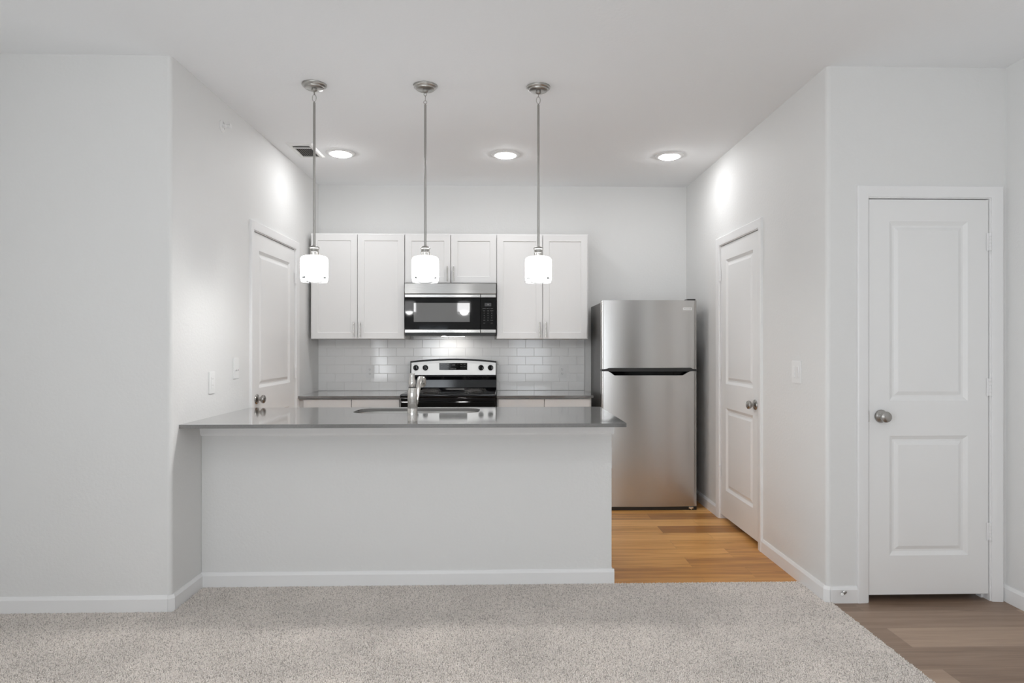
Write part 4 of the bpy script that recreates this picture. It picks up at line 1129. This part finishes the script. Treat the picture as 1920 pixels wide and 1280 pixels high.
# ------------------------------------------------------------------ pendant lamps
PY = 3.535
def make_pendant(x, rod_top, link_turn, label):
    t = thing('pendant_lamp', (x, PY, H), label, 'pendant lamp', 'pendant lamps in a row over the island')
    O = Vector((x, PY, H))
    b = B(); b.lathe([(0.0, 0.0), (0.066, 0.0), (0.066, -0.006), (0.064, -0.009), (0.060, -0.012), (0.0545, -0.013), (0.0525, -0.015), (0.0515, -0.020), (0.048, -0.0225), (0.014, -0.024), (0.0135, -0.027), (0.016, -0.030), (0.0155, -0.034), (0.007, -0.040), (0, -0.0405)], O, (0, 0, 1), 48)
    obj('canopy', b, M_PEND, t)
    def link(cz, hh, ww, ang, rw=0.0017):
        bb = B(); pts = []
        for k in range(28):
            a = 2 * PI * k / 28
            u = ww * math.cos(a); z = hh * math.sin(a)
            pts.append(O + Vector((u * math.cos(ang), u * math.sin(ang), cz + z)))
        bb.tube(pts, rw, 8, True)
        return obj('chain_link', bb, M_PEND, t)
    if link_turn == 0:
        link(-0.0475, 0.0095, 0.0065, PI / 2); link(-0.0735, 0.0195, 0.0105, 0.0); ztop = -0.092
    else:
        link(-0.0475, 0.0095, 0.0070, 0.2); link(-0.0690, 0.0150, 0.0080, PI / 2 + 0.15); link(-0.0905, 0.0085, 0.0085, 0.0); ztop = -0.098
    zs = 1.858 - H      # socket top
    b = B(); b.lathe([(0, ztop), (0.003, ztop - 0.001), (0.0065, ztop - 0.009), (0.0066, -0.50), (0.0066, zs + 0.006), (0.010, zs + 0.004), (0.010, zs), (0, zs)], O, (0, 0, 1), 20)
    obj('rod', b, M_PEND, t)
    b = B(); b.lathe([(0, zs), (0.018, zs), (0.0245, zs - 0.003), (0.0275, zs - 0.007), (0.0275, zs - 0.011), (0.0235, zs - 0.014), (0.0235, zs - 0.030), (0.0245, zs - 0.032), (0.0235, zs - 0.034), (0.0235, zs - 0.051), (0, zs - 0.051)], O, (0, 0, 1), 32)
    obj('socket_cup', b, M_PEND, t)
    z1 = 1.8065 - H; z0 = 1.688 - H; rs = 0.0735
    b = B(); th = 0.0035
    b.lathe([(0.016, z1 - 0.001), (0.030, z1), (0.050, z1 - 0.002), (0.062, z1 - 0.006), (0.069, z1 - 0.011), (0.0725, z1 - 0.018), (rs, z1 - 0.028), (rs, z0),
             (rs - th, z0), (rs - th, z1 - 0.028), (rs - th - 0.002, z1 - 0.018), (0.062, z1 - 0.0115), (0.050, z1 - 0.0065), (0.030, z1 - 0.004), (0.016, z1 - 0.005)], O, (0, 0, 1), 48, cap=False)
    obj('lamp_shade', b, M_OPAL, t, label='lit white opal glass shade')
    b = B(); zc0 = 1.663 - H
    b.lathe([(rs, z0 - 0.0003), (rs + 0.0003, zc0 + 0.002), (rs - 0.001, zc0), (rs - th, zc0), (rs - th - 0.001, zc0 + 0.002), (rs - th, z0 - 0.0003)], O, (0, 0, 1), 48, cap=False)
    obj('glass_rim', b, M_CLEAR, t, label='clear glass lower rim')
    b = B(); b.lathe([(0, zs - 0.0515), (0.012, zs - 0.0515), (0.0125, zs - 0.070), (0.018, zs - 0.080), (0.024, zs - 0.092), (0.0245, zs - 0.102), (0.020, zs - 0.115), (0.011, zs - 0.122), (0, zs - 0.124)], O, (0, 0, 1), 24)
    bo = obj('bulb', b, M_BULB, t, label='glowing bulb')
    # the bulb's light
    l = bpy.data.lights.new('bulb_light', 'POINT'); l.energy = PENDANT_BULB; l.color = (1.0, 0.985, 0.97); l.shadow_soft_size = 0.042
    lo = bpy.data.objects.new('bulb_light', l); C.objects.link(lo); lo.parent = bo; lo.location = (0, 0, zs - 0.158)
    return t
make_pendant(-1.030, 0, 0, 'opal glass pendant lamp on a nickel rod, nearest the left kitchen door')
make_pendant(-0.424, 0, 1, 'opal glass pendant lamp hanging in front of the microwave, middle of three')
make_pendant(0.199, 0, 0, 'opal glass pendant lamp on a nickel rod, nearest the refrigerator')

# ------------------------------------------------------------------ ceiling downlights
def downlight(x, y, label, lens=M_LENS, grp='round downlights in the kitchen ceiling'):
    t = thing('ceiling_light', (x, y, H), label, 'ceiling light', grp)
    b = B(); b.lathe([(0.107, 0.0), (0.108, -0.003), (0.104, -0.007), (0.090, -0.010), (0.078, -0.011), (0.076, -0.008), (0.076, 0.0)], (x, y, H), (0, 0, 1), 48, cap=False)
    obj('trim_ring', b, M_PLASTIC, t, label='white trim ring')
    b = B(); b.lathe([(0.0765, -0.009), (0.072, -0.014), (0.055, -0.020), (0.030, -0.0235), (0, -0.0245)], (x, y, H), (0, 0, 1), 40, cap=False)
    obj('lens', b, lens, t, label='glowing domed lens')
downlight(-1.200, 4.785, 'lit round ceiling downlight beside the air vent')
downlight(0.024, 4.785, 'lit round ceiling downlight in the middle of the kitchen ceiling')
downlight(1.256, 4.785, 'lit round ceiling downlight above the front of the refrigerator')

# ------------------------------------------------------------------ ceiling vent
VX0, VX1, VY0, VY1 = -1.530, -1.345, 4.555, 4.890
vt = thing('ceiling_vent', ((VX0 + VX1) / 2, (VY0 + VY1) / 2, H), 'white rectangular air vent in the ceiling beside the left downlight', 'air vent')
b = B(); fw = 0.032
loopsV = []
for ins, z in ((0, 0.0), (0.002, -0.004), (0.012, -0.010), (fw - 0.004, -0.012), (fw, -0.008), (fw, -0.002)):
    loopsV.append([(VX0 + ins, VY0 + ins, H + z), (VX1 - ins, VY0 + ins, H + z), (VX1 - ins, VY1 - ins, H + z), (VX0 + ins, VY1 - ins, H + z)])
for A, Bq in zip(loopsV, loopsV[1:]):
    for k in range(4): b.mesh([A[k], A[(k + 1) % 4], Bq[(k + 1) % 4], Bq[k]], [(0, 1, 2, 3)])
bmesh.ops.remove_doubles(b.bm, verts=list(b.bm.verts), dist=1e-6)
b.box(VX0 + fw, VX1 - fw, VY0 + fw + 0.055, VY0 + fw + 0.062, H - 0.012, H - 0.002)
obj('vent_frame', b, M_VENT, vt)
b = B(); b.box(VX0 + fw, VX1 - fw, VY0 + fw, VY1 - fw, H - 0.002, H - 0.0005)
obj('duct_opening', b, M_DARKHOLE, vt, label='dark duct opening')
for k in range(9):
    xx = VX0 + fw + 0.006 + k * (VX1 - VX0 - 2 * fw - 0.012) / 8
    b = B()
    b.mesh([(xx + 0.004, VY0 + fw + 0.062, H - 0.010), (xx + 0.003, VY0 + fw + 0.062, H - 0.010), (xx - 0.003, VY0 + fw + 0.062, H - 0.003), (xx - 0.002, VY0 + fw + 0.062, H - 0.003),
            (xx + 0.004, VY1 - fw, H - 0.010), (xx + 0.003, VY1 - fw, H - 0.010), (xx - 0.003, VY1 - fw, H - 0.003), (xx - 0.002, VY1 - fw, H - 0.003)],
           [(0, 1, 2, 3), (4, 5, 6, 7), (0, 1, 5, 4), (1, 2, 6, 5), (2, 3, 7, 6), (3, 0, 4, 7)])
    obj('slat', b, M_VENT, vt)
for k in range(2):
    yy = VY0 + fw + 0.016 + k * 0.022
    b = B()
    b.mesh([(VX0 + fw, yy - 0.006, H - 0.010), (VX0 + fw, yy - 0.005, H - 0.010), (VX0 + fw, yy + 0.006, H - 0.003), (VX0 + fw, yy + 0.005, H - 0.003),
            (VX1 - fw, yy - 0.006, H - 0.010), (VX1 - fw, yy - 0.005, H - 0.010), (VX1 - fw, yy + 0.006, H - 0.003), (VX1 - fw, yy + 0.005, H - 0.003)],
           [(0, 1, 2, 3), (4, 5, 6, 7), (0, 1, 5, 4), (1, 2, 6, 5), (2, 3, 7, 6), (3, 0, 4, 7)])
    obj('slat', b, M_VENT, vt)

# ------------------------------------------------------------------ added globe fill light, unseen behind the viewer
t = thing('fill_globe', (-0.30, -1.0, H), 'white globe fill light added on the living room ceiling', 'fill light')
b = B(); b.lathe([(0, 0), (0.075, 0), (0.075, -0.012), (0.06, -0.022), (0.012, -0.026), (0.012, -0.16), (0.05, -0.17), (0.05, -0.20), (0, -0.20)], (-0.30, -1.0, H), (0, 0, 1), 32)
obj('fill_globe_mount', b, M_NICKEL, t)
b = B(); b.lathe([(0.0, -0.198)] + [(0.14 * math.sin(a), -0.338 + 0.14 * math.cos(a)) for a in [PI * k / 20 for k in range(2, 20)]] + [(0, -0.478)], (-0.30, -1.0, H), (0, 0, 1), 40, cap=False)
obj('globe', b, emit_mat('fill_globe_glow', (0.985, 0.99, 1.0), FILL_GLOBE), t)

M_FILL_LENS = emit_mat('living_fill_lens', (0.96, 0.98, 1.0), 64.0)  # out-of-view downlights added to brighten carpet and ceiling
for (x, y, lab) in ((-1.3, 1.3, 'left, nearer the kitchen'), (1.1, 1.3, 'right, nearer the kitchen'), (-1.3, -1.2, 'left, nearer the windows'), (1.1, -1.2, 'right, nearer the windows')):
    downlight(x, y, 'added fill downlight in the living room ceiling, ' + lab, M_FILL_LENS, 'added fill downlights in the living room ceiling')
